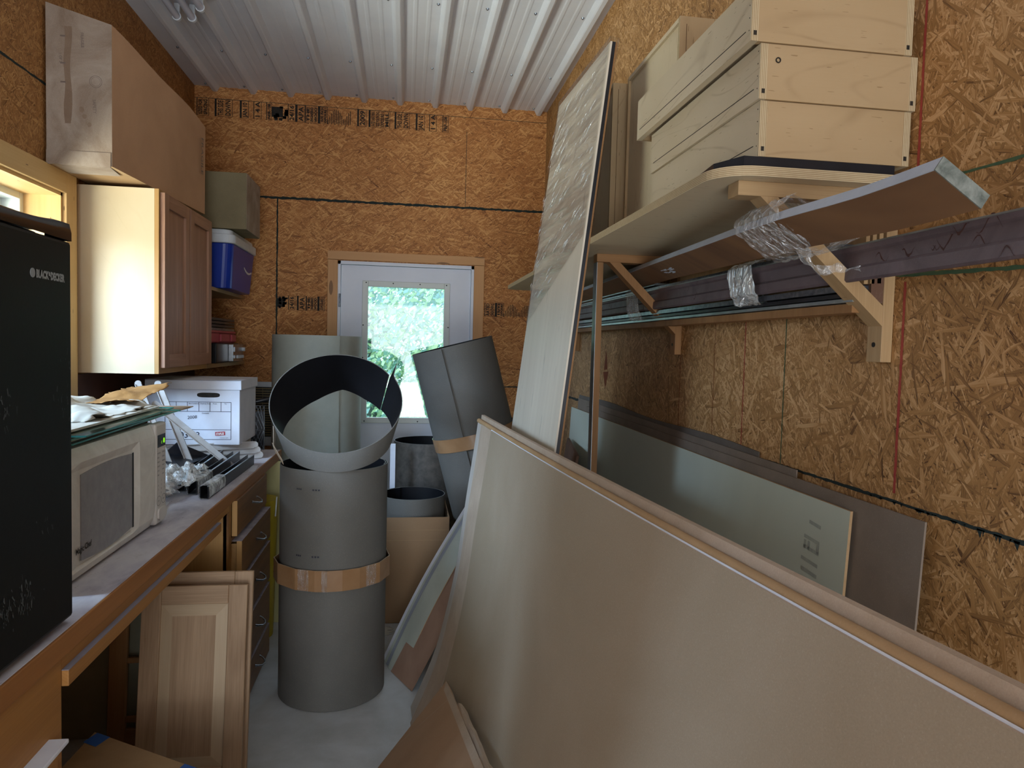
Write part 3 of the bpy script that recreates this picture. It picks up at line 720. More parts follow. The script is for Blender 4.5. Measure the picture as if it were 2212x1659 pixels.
for (cy, cz, n) in ((1.30, 1.37, 20), (1.50, 1.37, 14), (1.36, 1.03, 46), (1.29, 1.02, 40), (1.44, 1.14, 8), (1.52, 1.45, 6)):
    for k in range(n):
        y, z = cy+rr.gauss(0, 0.018), cz+rr.gauss(0, 0.018); s = rr.uniform(0.0005, 0.0018); l = rr.uniform(0.002, 0.011)
        if FY0 < y < FY1-0.008: sk = rr.uniform(-1, 1)*l*0.8; b.face([(FX+0.0005, y-s, z-l*0.6), (FX+0.0005, y+s, z-l*0.8), (FX+0.0005, y+s*0.6+sk, z+l*0.7), (FX+0.0005, y-s*1.4+sk, z+l*0.5)])
b.build('plaster_scuffs', M['scuff'], parent=door)
for x in (-1.15, -0.74):
    for y in (FY0+0.05, FY1-0.05): b = MB(); b.tube([(x, y, 0.9145), (x, y, 0.926)], 0.016, 10); b.build('foot', M['black'], parent=t)

# ------------------------------------------------------------------ microwave
t = thing('microwave', (-0.95, 2.06, 0.914), 'dusty ivory microwave oven on the worktop beside the refrigerator', 'microwave')
MY0, MY1, MZ0, MZ1, MX = 1.68, 2.383, 0.922, 1.236, -0.745
b = MB(); b.box(-1.12, MX-0.03, MY0+0.004, MY1-0.004, MZ0, MZ1-0.006); b.build('body', M['ivory'], parent=t, bevel=0.01)
# bowed front with a sunken window
n, m = 28, 18; P = []
wy0, wy1, wz0, wz1 = 1.790, 2.125, 0.950, 1.180
def mfront(y, z):
    fy = (y-MY0)/(2.20-MY0); fz = (z-MZ0)/(MZ1-MZ0)
    x = MX-0.002-0.028*max(0, abs(fz-0.5)*2-0.72)**1.3*3
    return x
yy = [MY0, MY0+0.015]+[wy0+(wy1-wy0)*k/10 for k in range(11)]+[2.16, 2.25, 2.285]
zz = [MZ0, MZ0+0.010, MZ0+0.02]+[wz0+(wz1-wz0)*k/6 for k in range(7)]+[1.20, MZ1-0.014, MZ1-0.002]
b = MB()
G = []
for y in yy:
    row = []
    for z in zz:
        x = mfront(y, z)
        cz = wz0-0.008*math.sin(PI*min(1, max(0, (y-wy0)/(wy1-wy0)))); 
        if wy0-1e-6 <= y <= wy1+1e-6 and wz0-1e-6 <= z <= wz1+1e-6: x -= 0.010
        row.append((x, y, z))
    G.append(row)
b.grid(G, smooth=False)
dm = b.build('door', M['ivory'], parent=t, merge=True, bevel=0)
b = MB(); outline = []
for k in range(9): 
    f = k/8; outline.append((wy0+0.012+(wy1-wy0-0.016)*f, wz0+0.012-0.010*math.sin(PI*f)))
for k in range(9):
    f = k/8; outline.append((wy1-0.004-(wy1-wy0-0.016)*f, wz1-0.010+0.006*math.sin(PI*f)-0.002*f*f))
b.prism([(MX-0.0095, y, z) for y, z in outline], (-0.004, 0, 0)); wn = b.build('window', M['mw_window'], parent=dm)
b = MB(); b.box(MX-0.0095, MX-0.0085, wy1-0.004, wy1+0.006, wz0+0.01, wz1-0.008); b.build('window_seal', M['black_metal'], parent=dm)
b = MB(); b.text('Magic Chef', 0.020, (MX-0.0082, 1.768, 0.984), (0, 1, 0.02), (0, 0, 1), bold=0.0005, width=0.085); b.build('lettering', M['ink'], parent=dm)
b = MB(); b.box(MX-0.028, MX-0.001, 2.288, MY1, MZ0, MZ1-0.002); cp = b.build('control_panel', M['ivory_panel'], parent=t, bevel=0.007)
b = MB(); b.box(MX-0.001, MX-0.0004, 2.302, 2.372, 1.160, 1.198); b.build('display', M['black_gloss'], parent=cp)
b = MB(); b.text('0', 0.021, (MX-0.0002, 2.352, 1.170), (0, 1, 0), (0, 0, 1), bold=0.0008); b.text(':', 0.015, (MX-0.0002, 2.335, 1.170), (0, 1, 0), (0, 0, 1), bold=0.0003); b.build('display_digits', M['led'], parent=cp, label='green glowing digits')
b = MB()
X_ = MX-0.0008
def word(s, y, z, sz=0.006): b.text(s, sz, (X_, y, z), (0, 1, 0), (0, 0, 1), bold=0.0001)
rows = ['POPCORN|POTATO', 'PIZZA|DINNER', 'REHEAT|BEVERAGE', 'DEFROST|WEIGHT', 'COOK|POWER', 'TIMER|CLOCK']
for i, rw in enumerate(rows):
    a, c = rw.split('|'); word(a, 2.300, 1.140-i*0.0135, 0.0055); word(c, 2.342, 1.140-i*0.0135, 0.0055)
k = 1
for i in range(4):
    for j in range(3):
        ch = '123456789 0 '[i*3+j]
        if ch != ' ': word(ch, 2.306+j*0.026, 1.052-i*0.013, 0.009)
word('START', 2.345, 0.992, 0.006); word('STOP', 2.303, 0.992, 0.006)
for y in (2.312, 2.356):
    for k in range(16):
        a0, a1 = 2*PI*k/16, 2*PI*(k+1)/16; r0, r1 = 0.014, 0.0152
        b.face([(X_+0.0005, y+r0*math.cos(a0)*1.3, 0.994+r0*math.sin(a0)), (X_+0.0005, y+r1*math.cos(a0)*1.3, 0.994+r1*math.sin(a0)), (X_+0.0005, y+r1*math.cos(a1)*1.3, 0.994+r1*math.sin(a1)), (X_+0.0005, y+r0*math.cos(a1)*1.3, 0.994+r0*math.sin(a1))])
b.build('keypad_print', M['grey_txt'], parent=cp)
b = MB(); pts = []
for k in range(24):
    a = 2*PI*k/24; pts.append((MX-0.001, 2.337+0.036*math.copysign(abs(math.cos(a))**0.6, math.cos(a)), 0.952+0.019*math.copysign(abs(math.sin(a))**0.6, math.sin(a))))
b.prism(pts, (0.005, 0, 0)); b.build('door_button', M['ivory_panel'], parent=cp, bevel=0.002)
for x in (-1.08, -0.80):
    for y in (1.74, 2.31): b = MB(); b.tube([(x, y, 0.9143), (x, y, 0.924)], 0.012, 8); b.build('foot', M['black'], parent=t)

# sheets stacked on the microwave
def plate(name, mat, x0, x1, y0, y1, z, th, rot, label, cat, group=None, tilt=(0, 0), jagged=0, mats=None):
    c = Vector(((x0+x1)/2, (y0+y1)/2, z)); ca, sa = math.cos(rot), math.sin(rot); rr = random.Random(int(z*1e4))
    pts = []
    cs = [(x0, y0), (x1, y0), (x1, y1), (x0, y1)]
    for i in range(4):
        a, d = cs[i], cs[(i+1) % 4]; steps = 1 if not jagged else 14
        for k in range(steps):
            f = k/steps; x, y = a[0]+(d[0]-a[0])*f, a[1]+(d[1]-a[1])*f
            if jagged: x += rr.uniform(-1, 1)*jagged; y += rr.uniform(-1, 1)*jagged
            dx, dy = x-c.x, y-c.y
            X, Y = c.x+dx*ca-dy*sa, c.y+dx*sa+dy*ca
            pts.append((X, Y, z+tilt[0]*(X-c.x)+tilt[1]*(Y-c.y)))
    b = MB(); b.prism(pts, (0, 0, th), 0, 1 if mats else 0); return b.build(name, [mat]+(mats or []), label=label, cat=cat, group=group)
plate('cardboard_sheet', M['card_edge'], -1.08, -0.79, 2.0, 2.86, 1.2375, 0.003, 0.02, 'frayed cardboard sheet sticking out lowest of the stack on the microwave', 'cardboard', jagged=0.004, tilt=(0, 0))
plate('cardboard_sheet', M['card_edge'], -1.06, -0.80, 2.05, 2.80, 1.2410, 0.003, -0.02, 'frayed cardboard sheet lying just above the lowest one on the microwave', 'cardboard', jagged=0.005)
for i, (z, rt, dy, lab) in enumerate(((1.2455, 0.03, 0.0, 'greenish glass sheet lying lowest in the stack on the microwave'), (1.2545, -0.02, 0.02, 'greenish glass sheet in the middle of the stack on the microwave'), (1.2640, 0.05, -0.01, 'greenish glass sheet lying uppermost in the stack on the microwave'))):
    plate('glass_sheet', M['glass_edge'], -1.16, -0.76+0.01*i, 1.74, 2.50+dy, z, 0.004, rt, lab, 'glass sheet', group='glass sheets on the microwave', mats=[M['glass_rim']])
    if i < 2: plate('paper_liner', M['foam'], -1.15, -0.775, 1.76, 2.44, z+0.0042, 0.0040, rt, ('pale paper liner under the middle glass sheet on the microwave', 'pale paper liner under the uppermost glass sheet on the microwave')[i], 'paper')
plate('foam_sheet', M['foam'], -1.14, -0.78, 1.72, 2.44, 1.2695, 0.006, 0.02, 'off white foam sheet covering the glass stack on the microwave', 'foam sheet')
def crumple(name, mat, x0, x1, y0, y1, z, h, label, cat, seed, n=22, amp=0.03, shape=None, rag=0.02, parent=None, freq=9, alpha_rag=True):
    rr = random.Random(seed); P = []
    for i in range(n):
        row = []
        for j in range(n):
            u, v = i/(n-1), j/(n-1)
            x = x0+(x1-x0)*u; y = y0+(y1-y0)*v
            q = mnoise.noise(Vector((x*freq+seed, y*freq, 0.3)))+0.5*abs(mnoise.noise(Vector((x*freq*2.3, y*freq*2.3, seed))))
            e = 1.0
            if i in (0, n-1): x += rr.uniform(-rag, rag)
            if j in (0, n-1): y += rr.uniform(-rag, rag)
            zz_ = z+h*(shape(u, v) if shape else 0)+amp*max(-0.2, q)
            row.append((x, y, max(z, zz_)))
        P.append(row)
    b = MB(); b.grid(P, smooth=True)
    return b.build(name, mat, parent=parent, solid=0.0012, label=label, cat=cat)
crumple('kraft_paper', M['kraft_paper'], -1.22, -0.93, 2.10, 2.50, 1.277, 0.09, 'crumpled brown kraft paper heaped on top of the microwave stack', 'paper', 3, amp=0.034, n=44, shape=lambda u, v: (1-u)**0.7*math.sin(PI*min(1, v+0.25))**0.6)
crumple('kraft_paper', M['kraft_paper'], -0.98, -0.84, 2.36, 2.75, 1.29, 0.03, 'torn strip of brown paper poking towards the white straps', 'paper', 8, amp=0.02, n=26, rag=0.008, shape=lambda u, v: v)
crumple('foam_wrap', M['foam'], -1.10, -0.80, 1.95, 2.45, 1.277, 0.035, 'torn white foam wrap crumpled over the front of the glass stack', 'foam wrap', 5, amp=0.034, n=40, rag=0.012, shape=lambda u, v: (1-u)*0.9)

# ------------------------------------------------------------------ wall cabinet
t = thing('wall_cabinet', (-1.2, 3.62, 1.342), 'wall cabinet with pale plywood side and two reddish shaker doors', 'wall cabinet')
CY0, CY1, CZ0, CZ1, CXF = 3.24, 3.985, 1.342, 2.128, -1.045
b = MB()
b.box(XL+0.002, CXF-0.018, CY0, CY0+0.016, CZ0, CZ1, 0, grain=2); b.box(XL+0.002, CXF-0.018, CY1-0.016, CY1, CZ0, CZ1, 0, grain=2)
b.box(XL+0.002, CXF-0.018, CY0+0.016, CY1-0.016, CZ1-0.016, CZ1, 0); b.box(XL+0.002, CXF-0.018, CY0+0.016, CY1-0.016, CZ0+0.012, CZ0+0.028, 0); b.box(XL+0.002, XL+0.010, CY0+0.016, CY1-0.016, CZ0, CZ1, 0)
b.build('carcass', M['maple_side'], parent=t)
b = MB(); b.box(CXF-0.018, CXF, CY0, CY0+0.035, CZ0, CZ1, grain=2); b.box(CXF-0.018, CXF, CY1-0.035, CY1, CZ0, CZ1, grain=2); b.box(CXF-0.018, CXF, CY0+0.035, CY1-0.035, CZ0, CZ0+0.035, grain=1); b.box(CXF-0.018, CXF, CY0+0.035, CY1-0.035, CZ1-0.035, CZ1, grain=1)
b.build('face_frame', M['cab_light'], parent=t, bevel=0.001)
for (ya, yb) in ((CY0+0.012, 3.605), (3.625, CY1+0.01)):
    x0, x1 = CXF+0.001, CXF+0.021; za, zb = CZ0+0.026, CZ1-0.012; s = 0.058
    dr = thing('cabinet_door', (x0, (ya+yb)/2, za)); 
    dr.parent = t; dr.location = Vector((x0, (ya+yb)/2, za))-ORG[t.name]
    b = MB(); b.box(x0, x1, ya, ya+s, za, zb, grain=2); b.box(x0, x1, yb-s, yb, za, zb, grain=2); b.box(x0, x1, ya+s, yb-s, za, za+s, grain=1); b.box(x0, x1, ya+s, yb-s, zb-s, zb, grain=1)
    b.build('door_frame', M['cherry'], parent=dr, bevel=0.0015)
    b = MB(); b.box(x0+0.002, x0+0.009, ya+s, yb-s, za+s, zb-s, grain=2); b.build('door_panel', M['cherry'], parent=dr)

# long old carton on the wall cabinet
t = thing('long_carton', (-1.21, 3.3, 2.13), 'long battered cardboard carton lying on top of the wall cabinet', 'box')
y0, y1, x0, x1, z0, z1 = 2.965, 3.955, XL+0.012, -1.125, 2.148, 2.708
b = MB(); nn = 12
def cart(u, v, w_):
    x = x0+(x1-x0)*u; y = y0+(y1-y0)*v; z = z0+(z1-z0)*w_
    x += 0.012*math.sin(v*3.0)*w_*u+ 0.075*v*u
    z += 0.006*math.sin(v*9+1)*w_ - 0.075*v*w_ - 0.035*u*w_ - (0.03*(1-u)*(-1) if w_ > 0.5 else 0)*(1-v)
    return (x, y, z)
b.grid([[cart(1, i/nn, j/nn) for j in range(nn+1)] for i in range(nn+1)], 1, False); b.grid([[cart(0, i/nn, j/nn) for j in range(nn+1)] for i in range(nn+1)][::-1], 1, False)
b.grid([[cart(i/nn, 0, j/nn) for j in range(nn+1)] for i in range(nn+1)][::1], 0, False); b.grid([[cart(i/nn, 1, j/nn) for j in range(nn+1)] for i in range(nn+1)][::-1], 0, False)
b.grid([[cart(i/nn, j/nn, 1) for j in range(nn+1)] for i in range(nn+1)], 0, False); b.grid([[cart(i/nn, j/nn, 0) for j in range(nn+1)] for i in range(nn+1)][::-1], 2, False)
b.build('carton', [M['card_old'], M['card_side'], M['card_tan']], parent=t, merge=True)
b = MB(); rr = random.Random(11); pts = []
for k in range(13): 
    f = k/12; pts.append((x0+(x1-x0-0.004)*f, y0-0.004, z0-0.004+rr.uniform(-1, 1)*0.003))
b.prism([(x0, y0-0.003, z0+0.05), (x1-0.004, y0-0.003, z0+0.05)]+pts[::-1], (0, 0.0025, 0)); b.prism([(x0+0.02, y0, z0-0.001), (x1-0.01, y0, z0-0.001), (x1-0.02, y0+0.14, z0-0.006), (x0+0.03, y0+0.12, z0-0.010)], (0, 0, 0.001))
b.build('end_flap', M['card_old'], parent=t)
b = MB(); yf = y0-0.0008
for (x, z, sx, sz) in ((-1.31, 2.60, 0.011, 0.05), (-1.300, 2.50, 0.016, 0.07), (-1.312, 2.42, 0.010, 0.035), (-1.296, 2.36, 0.018, 0.12)):
    pass
for k in range(24):
    a0, a1 = 2*PI*k/24, 2*PI*(k+1)/24
    for r0, r1 in ((0.021, 0.023), (0.016, 0.0172)):
        b.face([(-1.182+r*math.cos(a), yf, 2.462+r*math.sin(a)) for r, a in ((r0, a0), (r1, a0), (r1, a1), (r0, a1))])
b.text('SAFETY', 0.016, (-1.193, yf, 2.395), (0.05, 0, -1), (1, 0, 0.05), bold=0.0002); b.text('FRAGILE', 0.015, (-1.235, yf, 2.64), (0.05, 0, -1), (1, 0, 0.05), bold=0.0002); b.text('1 OF 2', 0.013, (-1.31, yf, 2.56), (0.05, 0, -1), (1, 0, 0.05), bold=0.0002)
for z in (2.62, 2.52, 2.45): b.box(-1.306, -1.288, yf-0.0001, yf, z, z+0.006)
b.text('FRAGILE', 0.05, (-1.047, 3.86, 2.52), (-0.02, 0.05, -1), (0, 1, 0.05), bold=0.0005, lift=0.006)
b.build('faint_print', M['faint'], parent=t)
b = MB(); rr = random.Random(8)
def blot(x, z, w_, h_):
    n = 14; pts = [(x+w_*math.cos(2*PI*k/n)*rr.uniform(.8, 1.1), yf+0.0002, z+h_*math.sin(2*PI*k/n)*rr.uniform(.8, 1.1)) for k in range(n)]; b.face(pts[::-1] if False else pts)
for q in ((-1.232, 2.355, 0.010, 0.012), (-1.222, 2.33, 0.009, 0.009), (-1.205, 2.30, 0.008, 0.010)): blot(*q)
L_ = [(-1.292+0.003*math.sin(k*1.3), yf+0.0002, 2.66-0.036*k) for k in range(11)]; R_2 = [(-1.268+0.004*math.sin(k*0.9+1), yf+0.0002, 2.66-0.036*k) for k in range(11)]
for k in range(10): b.face([L_[k], L_[k+1], R_2[k+1], R_2[k]])
b.build('water_stains', plain('water_stain', '#8a7462', '#7d6756', 14, 0.9, fiber=0.15), parent=t)

# ------------------------------------------------------------------ open shelves beyond the wall cabinet
t = thing('open_shelves', (-1.2, 4.45, 1.34), 'open plywood wall shelves between the wall cabinet and the far wall', 'shelf')
b = MB(); b.box(XL+0.002, -1.05, 3.99, YB-0.002, 1.340, 1.362, grain=1); b.build('shelf_board', M['oak'], parent=t, bevel=0.001)
b = MB(); b.box(XL+0.002, -1.05, 3.99, YB-0.002, 1.765, 1.785, grain=1); b.build('shelf_board', M['oak'], parent=t, bevel=0.001)
b = MB(); b.box(XL+0.002, XL+0.012, 3.99, YB-0.002, 1.362, 2.12); b.build('back_panel', M['oak_dark'], parent=t)

def rounded_box(b, x0, x1, y0, y1, z0, z1, r, taper=0.0, mi=0, n=6, ztop=None, cap=True):
    ring = []
    def rr_(f):
        k = 1-taper*(1-f); cx, cy = (x0+x1)/2, (y0+y1)/2; pts = []
        hx, hy = (x1-x0)/2*k, (y1-y0)/2*k
        for sx, sy, a0 in ((1, 1, 0), (-1, 1, PI/2), (-1, -1, PI), (1, -1, 1.5*PI)):
            for i in range(n+1):
                a = a0+PI/2*i/n; pts.append((cx+sx*(hx-r)+r*math.cos(a), cy+sy*(hy-r)+r*math.sin(a)))
        return pts
    lv = [(0, 0.0), (1, 1.0)]
    A, B = rr_(0), rr_(1)
    n_ = len(A)
    for i in range(n_):
        j = (i+1) % n_; b.face([(A[i][0], A[i][1], z0), (A[j][0], A[j][1], z0), (B[j][0], B[j][1], z1), (B[i][0], B[i][1], z1)], mi, smooth=False)
    if cap: b.face([(p[0], p[1], z0) for p in A[::-1]], mi); b.face([(p[0], p[1], z1) for p in B], mi)
t = thing('cooler', (-1.15, 4.55, 1.785), 'blue picnic cooler with a white lid on the upper open shelf', 'cooler')
b = MB(); rounded_box(b, XL+0.03, -0.965, 4.19, 4.80, 1.786, 2.035, 0.05, 0.10); b.build('body', M['blue'], parent=t, merge=True, bevel=0.004)
b = MB(); rounded_box(b, XL+0.025, -0.955, 4.175, 4.815, 2.035, 2.085, 0.055, 0.0); rounded_box(b, XL+0.045, -0.975, 4.195, 4.795, 2.085, 2.112, 0.05, -0.02); b.build('lid', M['white_plastic'], parent=t, merge=True, bevel=0.006)
b = MB(); b.tube([(-0.982+0.004, 4.50+0.24*k/10, 1.945-0.028*math.sin(PI*k/10)**0.8-0.018*k/10) for k in range(11)], [0.001]+[0.0075]*9+[0.001], 8); b.build('handle', M['white_plastic'], parent=t, label='curved white carrying grip')
b = MB(); rounded_box(b, -1.345, -0.985, 4.06, 4.84, 2.115, 2.475, 0.002); 
b = MB(); b.box(XL+0.012, -1.03, 3.995, 4.865, 2.13, 2.45)
t = thing('brown_carton', (-1.2, 4.4, 2.116), 'dull brown cardboard box on top of the blue cooler in the corner', 'box')
b = MB(); b.obox((XL+0.01, 4.21, 2.118), (0.462, 0.0, 0), (0.0, 0.37, 0), (0, 0, 0.312)); b.build('carton', M['card_dull'], parent=t, bevel=0.003)
b = MB(); b.obox((-0.8963, 4.213, 2.119), (0.0015, 0, 0), (0.0, 0.364, 0), (0, 0, 0.310)); b.build('side_wall', M['card_old'], parent=t)

# lower shelf contents
t = thing('metal_cash_case', (-1.2, 4.45, 1.362), 'black case with silver latch front on the lower open shelf', 'case')
b = MB(); b.box(-1.33, -1.045, 4.18, 4.72, 1.363, 1.475); b.build('body', M['black_metal'], parent=t, bevel=0.004)
b = MB(); b.box(-1.045, -1.018, 4.45, 4.72, 1.368, 1.470); b.box(-1.018, -1.012, 4.47, 4.70, 1.385, 1.405); b.box(-1.018, -1.012, 4.47, 4.70, 1.425, 1.455); fr = b.build('front_plate', M['chrome'], parent=t, bevel=0.002)
b = MB()
for k in range(5): b.box(-1.012, -1.006, 4.52+k*0.035, 4.542+k*0.035, 1.386, 1.404)
b.tube([(-1.015, 4.66, 1.44), (-0.995, 4.66, 1.44)], 0.012, 10); b.build('latch', M['white_plastic'], parent=fr)
t = thing('red_toolbox', (-1.2, 4.45, 1.475), 'red plastic toolbox lying on the black case', 'toolbox')
b = MB(); b.box(-1.33, -1.06, 4.12, 4.68, 1.476, 1.535); b.build('body', M['red'], parent=t, bevel=0.008)
b = MB(); b.box(-1.06, -1.048, 4.30, 4.50, 1.485, 1.528); b.box(-1.06, -1.048, 4.55, 4.66, 1.485, 1.528); b.box(-1.33, -1.055, 4.10, 4.68, 1.535, 1.548); b.build('lid', M['red'], parent=t, bevel=0.003)
for k in range(4):
    b = MB(); z = 1.549+k*0.019; b.prism([(-1.33, 4.12, z), (-1.07, 4.12+0.01*k, z), (-1.055, 4.40, z), (-1.06, 4.66, z), (-1.33, 4.66, z)], (0, 0, 0.014))
    b.build('metal_tray', M['black_metal'] if k != 0 else M['galv'], label=['grey tray at the bottom of the tray pile on the red toolbox', 'dark tray second from the bottom of the pile on the red toolbox', 'dark tray third from the bottom of the pile on the red toolbox', 'dark tray topmost of the pile on the red toolbox'][k], cat='tray', group='flat trays on the toolbox', bevel=0.002)

# back board of the worktop under the wall cabinet
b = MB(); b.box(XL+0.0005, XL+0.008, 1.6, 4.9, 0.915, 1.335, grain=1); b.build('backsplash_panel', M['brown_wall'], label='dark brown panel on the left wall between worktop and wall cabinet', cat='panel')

# air conditioner in the far wall
t = thing('wall_air_conditioner', (-0.72, YB, 0.80), 'ivory air conditioner with dark slatted grille set in the far wall', 'air conditioner')
b = MB(); rectframe_ = [(-1.02, -0.42, 1.190, 1.225), (-1.02, -0.42, 0.80, 0.86), (-1.02, -0.985, 0.86, 1.19), (-0.455, -0.42, 0.86, 1.19)]
for (xa, xb, za, zb) in rectframe_: b.box(xa, xb, YB-0.03, YB-0.001, za, zb)
b.build('casing', M['white_plastic'], parent=t, bevel=0.003)
b = MB(); b.box(-0.985, -0.455, YB-0.012, YB-0.002, 0.86, 1.19); b.build('cavity', M['black_metal'], parent=t)
b = MB()
for k in range(20): b.box(-0.985, -0.455, YB-0.026, YB-0.014, 0.868+k*0.0162, 0.876+k*0.0162)
for k in range(6): b.box(-0.93+k*0.09, -0.927+k*0.09, YB-0.028, YB-0.026, 0.862, 1.188)
b.build('grille', M['card_dull'], parent=t)

# ------------------------------------------------------------------ banker's box
t = thing('file_box', (-0.98, 3.74, 1.0), 'white lidded file storage box with printed label at the far end of the worktop', 'box')
bx0, bx1, by0, by1, bz0, bz1 = -1.20, -0.782, 3.56, 3.925, 0.992, 1.285
b = MB(); b.box(bx0, bx1, by0, by1, bz0, bz1); b.build('body', M['white_line'], parent=t, bevel=0.003)
b = MB()
zl = bz1-0.028
for (xa, xb, ya, yb) in ((bx0-0.008, bx1+0.008, by0-0.008, by0-0.003), (bx0-0.008, bx1+0.008, by1+0.003, by1+0.008), (bx0-0.008, bx0-0.003, by0-0.003, by1+0.003), (bx1+0.003, bx1+0.008, by0-0.003, by1+0.003)): b.box(xa, xb, ya, yb, zl, bz1+0.018)
b.box(bx0-0.008, bx1+0.008, by0-0.008, by1+0.008, bz1+0.013, bz1+0.018); b.build('lid', M['white_line'], parent=t, bevel=0.002)
b = MB(); pts = []
for k in range(24):
    a = 2*PI*k/24; pts.append((-0.925+0.052*math.copysign(abs(math.cos(a))**0.5, math.cos(a)), by0-0.0006, 1.231+0.0115*math.copysign(abs(math.sin(a))**0.7, math.sin(a))))
b.prism(pts, (0, 0.0004, 0)); b.build('hand_hole', M['ink'], parent=t)
b = MB(); yb_ = by0-0.0008; lx0, lx1, lz0, lz1 = -1.12, -0.822, 1.018, 1.197
def hl(z, a=lx0, c=lx1, w_=0.0022): b.box(a, c, yb_-0.0002, yb_, z-w_/2, z+w_/2)
def vl(x, a, c, w_=0.0022): b.box(x-w_/2, x+w_/2, yb_-0.0002, yb_, a, c)
hl(lz0); hl(lz1); vl(lx1, lz0, lz1); vl(lx0, lz0, lz1); hl(1.152); hl(1.065)
for x in (-1.07, -1.02, -0.968, -0.918, -0.868): vl(x, 1.152, lz1)
for s_, x in (('Box Location', -1.014), ('Destroy Date', -0.962), ('From', -0.905), ('To', -0.852)): b.text(s_, 0.0085, (x, yb_, 1.187), (1, 0, 0), (0, 0, 1), bold=0.0001)
b.text('Contents', 0.0085, (-0.955, yb_, 1.141), (1, 0, 0), (0, 0, 1), bold=0.0001); b.text('03-23', 0.040, (-1.055, yb_, 1.026), (1, 0, 0), (0, 0, 1), bold=0.0004); b.text('2008', 0.022, (-1.02, yb_, 1.115), (1, 0, 0.1), (0, 0, 1))
b.text('STAPLES.COM', 0.006, (-0.872, yb_, 1.024), (1, 0, 0), (0, 0, 1)); b.build('label_print', M['ink_blue'], parent=t)
b = MB(); b.obox((-0.893, yb_-0.0004, 1.036), (0.045, 0, 0.003), (0, 0.0003, 0), (-0.001, 0, 0.018)); lg = b.build('label_logo', M['label_red'], parent=t)
b = MB(); b.text('STAPLES', 0.015, (-0.890, yb_-0.0006, 1.0395), (1, 0, 0.06), (0, 0, 1), bold=0.0006, width=0.037); b.build('lettering', M['white_txt'], parent=lg)

# wire basket at the end of the worktop
t = thing('wire_basket', (-0.83, 3.94, 0.915), 'dark wire mesh basket beside the file box at the worktop end', 'basket')
b = MB()
for z in (0.918, 1.02, 1.15):
    b.tube([(-0.86, 3.932, z), (-0.738, 3.932, z), (-0.738, 3.948, z), (-0.86, 3.948, z), (-0.86, 3.932, z)], 0.0028, 6)
for k in range(7):
    for s_ in (-1, 1):
        xa = -0.86+k*0.02; b.tube([(xa, 3.932, 0.918), (min(-0.738, max(-0.86, xa+s_*0.05)), 3.932, 1.03), (xa, 3.932, 1.15)], 0.0015, 5)
b.build('wire_mesh', M['galv'], parent=t)
b = MB(); b.box(-0.86, -0.738, 3.934, 3.946, 0.920, 1.12); b.build('dark_lining', M['black_metal'], parent=t)
b = MB(); b.tube([(-0.85, 3.94, 1.165), (-0.78, 3.942, 1.172), (-0.70, 3.96, 1.19), (-0.66, 3.99, 1.20)], 0.011, 8); b.tube([(-0.85, 3.94, 1.165), (-0.87, 3.94, 1.155)], 0.011, 8); b.build('cord', M['black_metal'], parent=t)

# ------------------------------------------------------------------ drawer slides and brackets on the worktop
def slide(p, q, wdt, th, nrm, mat, name, label, group=None, lip=True, holes=True, cat='drawer slide'):
    p, q, nrm = Vector(p), Vector(q), Vector(nrm).normalized(); d = (q-p).normalized(); s_ = d.cross(nrm).normalized(); L = (q-p).length
    b = MB(); b.obox(p-s_*wdt/2, s_*wdt, d*L, nrm*th)
    if lip: b.obox(p-s_*wdt/2, s_*th, d*L, nrm*wdt*0.35); b.obox(p+s_*(wdt/2-th), s_*th, d*L, nrm*wdt*0.35)
    for pp in (p, q):
        pts = [pp+(s_*math.cos(a)+d*math.sin(a)*(1 if pp is q else -1))*wdt/2 for a in [PI*k/8 for k in range(9)]]
        b.prism(pts, nrm*th)
    if holes:
        for f in (0.04, 0.3, 0.62, 0.93):
            c = p+d*L*f; b.prism([c+(s_*math.cos(a)+d*math.sin(a))*wdt*0.11-nrm*0.0004 for a in [2*PI*k/10 for k in range(10)]], -nrm*0.0004, 1)
    return b.build(name, [mat, M['grey_txt']], label=label, cat=cat, group=group)
slide((-0.985, 3.22, 0.93), (-1.10, 3.16, 1.305), 0.026, 0.003, (0.1, -1, 0), M['slide_white'], 'drawer_slide', 'white metal slide leaning steeply, leftmost of those before the file box')
slide((-0.925, 3.30, 0.925), (-1.067, 3.30, 1.295), 0.030, 0.003, (0, -1, 0.2), M['slide_white'], 'drawer_slide', 'white metal slide leaning steeply, second from the left before the file box')
slide((-0.765, 3.34, 0.925), (-1.045, 3.20, 1.215), 0.028, 0.003, (0, -1, 0.3), M['slide_white'], 'drawer_slide', 'white metal slide leaning low across the others before the file box')
for k, lab in enumerate(('bottom', 'middle', 'top')):
    slide((-1.10, 3.50-0.01*k, 0.931+k*0.025), (-0.705-0.012*k, 3.645, 0.932+k*0.025), 0.034, 0.004, (0, -1, 0.15), M['slide_white'], 'drawer_slide', '%s white slide in the flat pile in front of the file box' % lab, group='flat slides before the file box')
b = MB(); b.box(-1.19, -0.80, 3.62, 3.90, 0.915, 0.990); b.build('grey_slab', M['slide_white'], label='low pale stack of slide channels under the file box', cat='drawer slide')
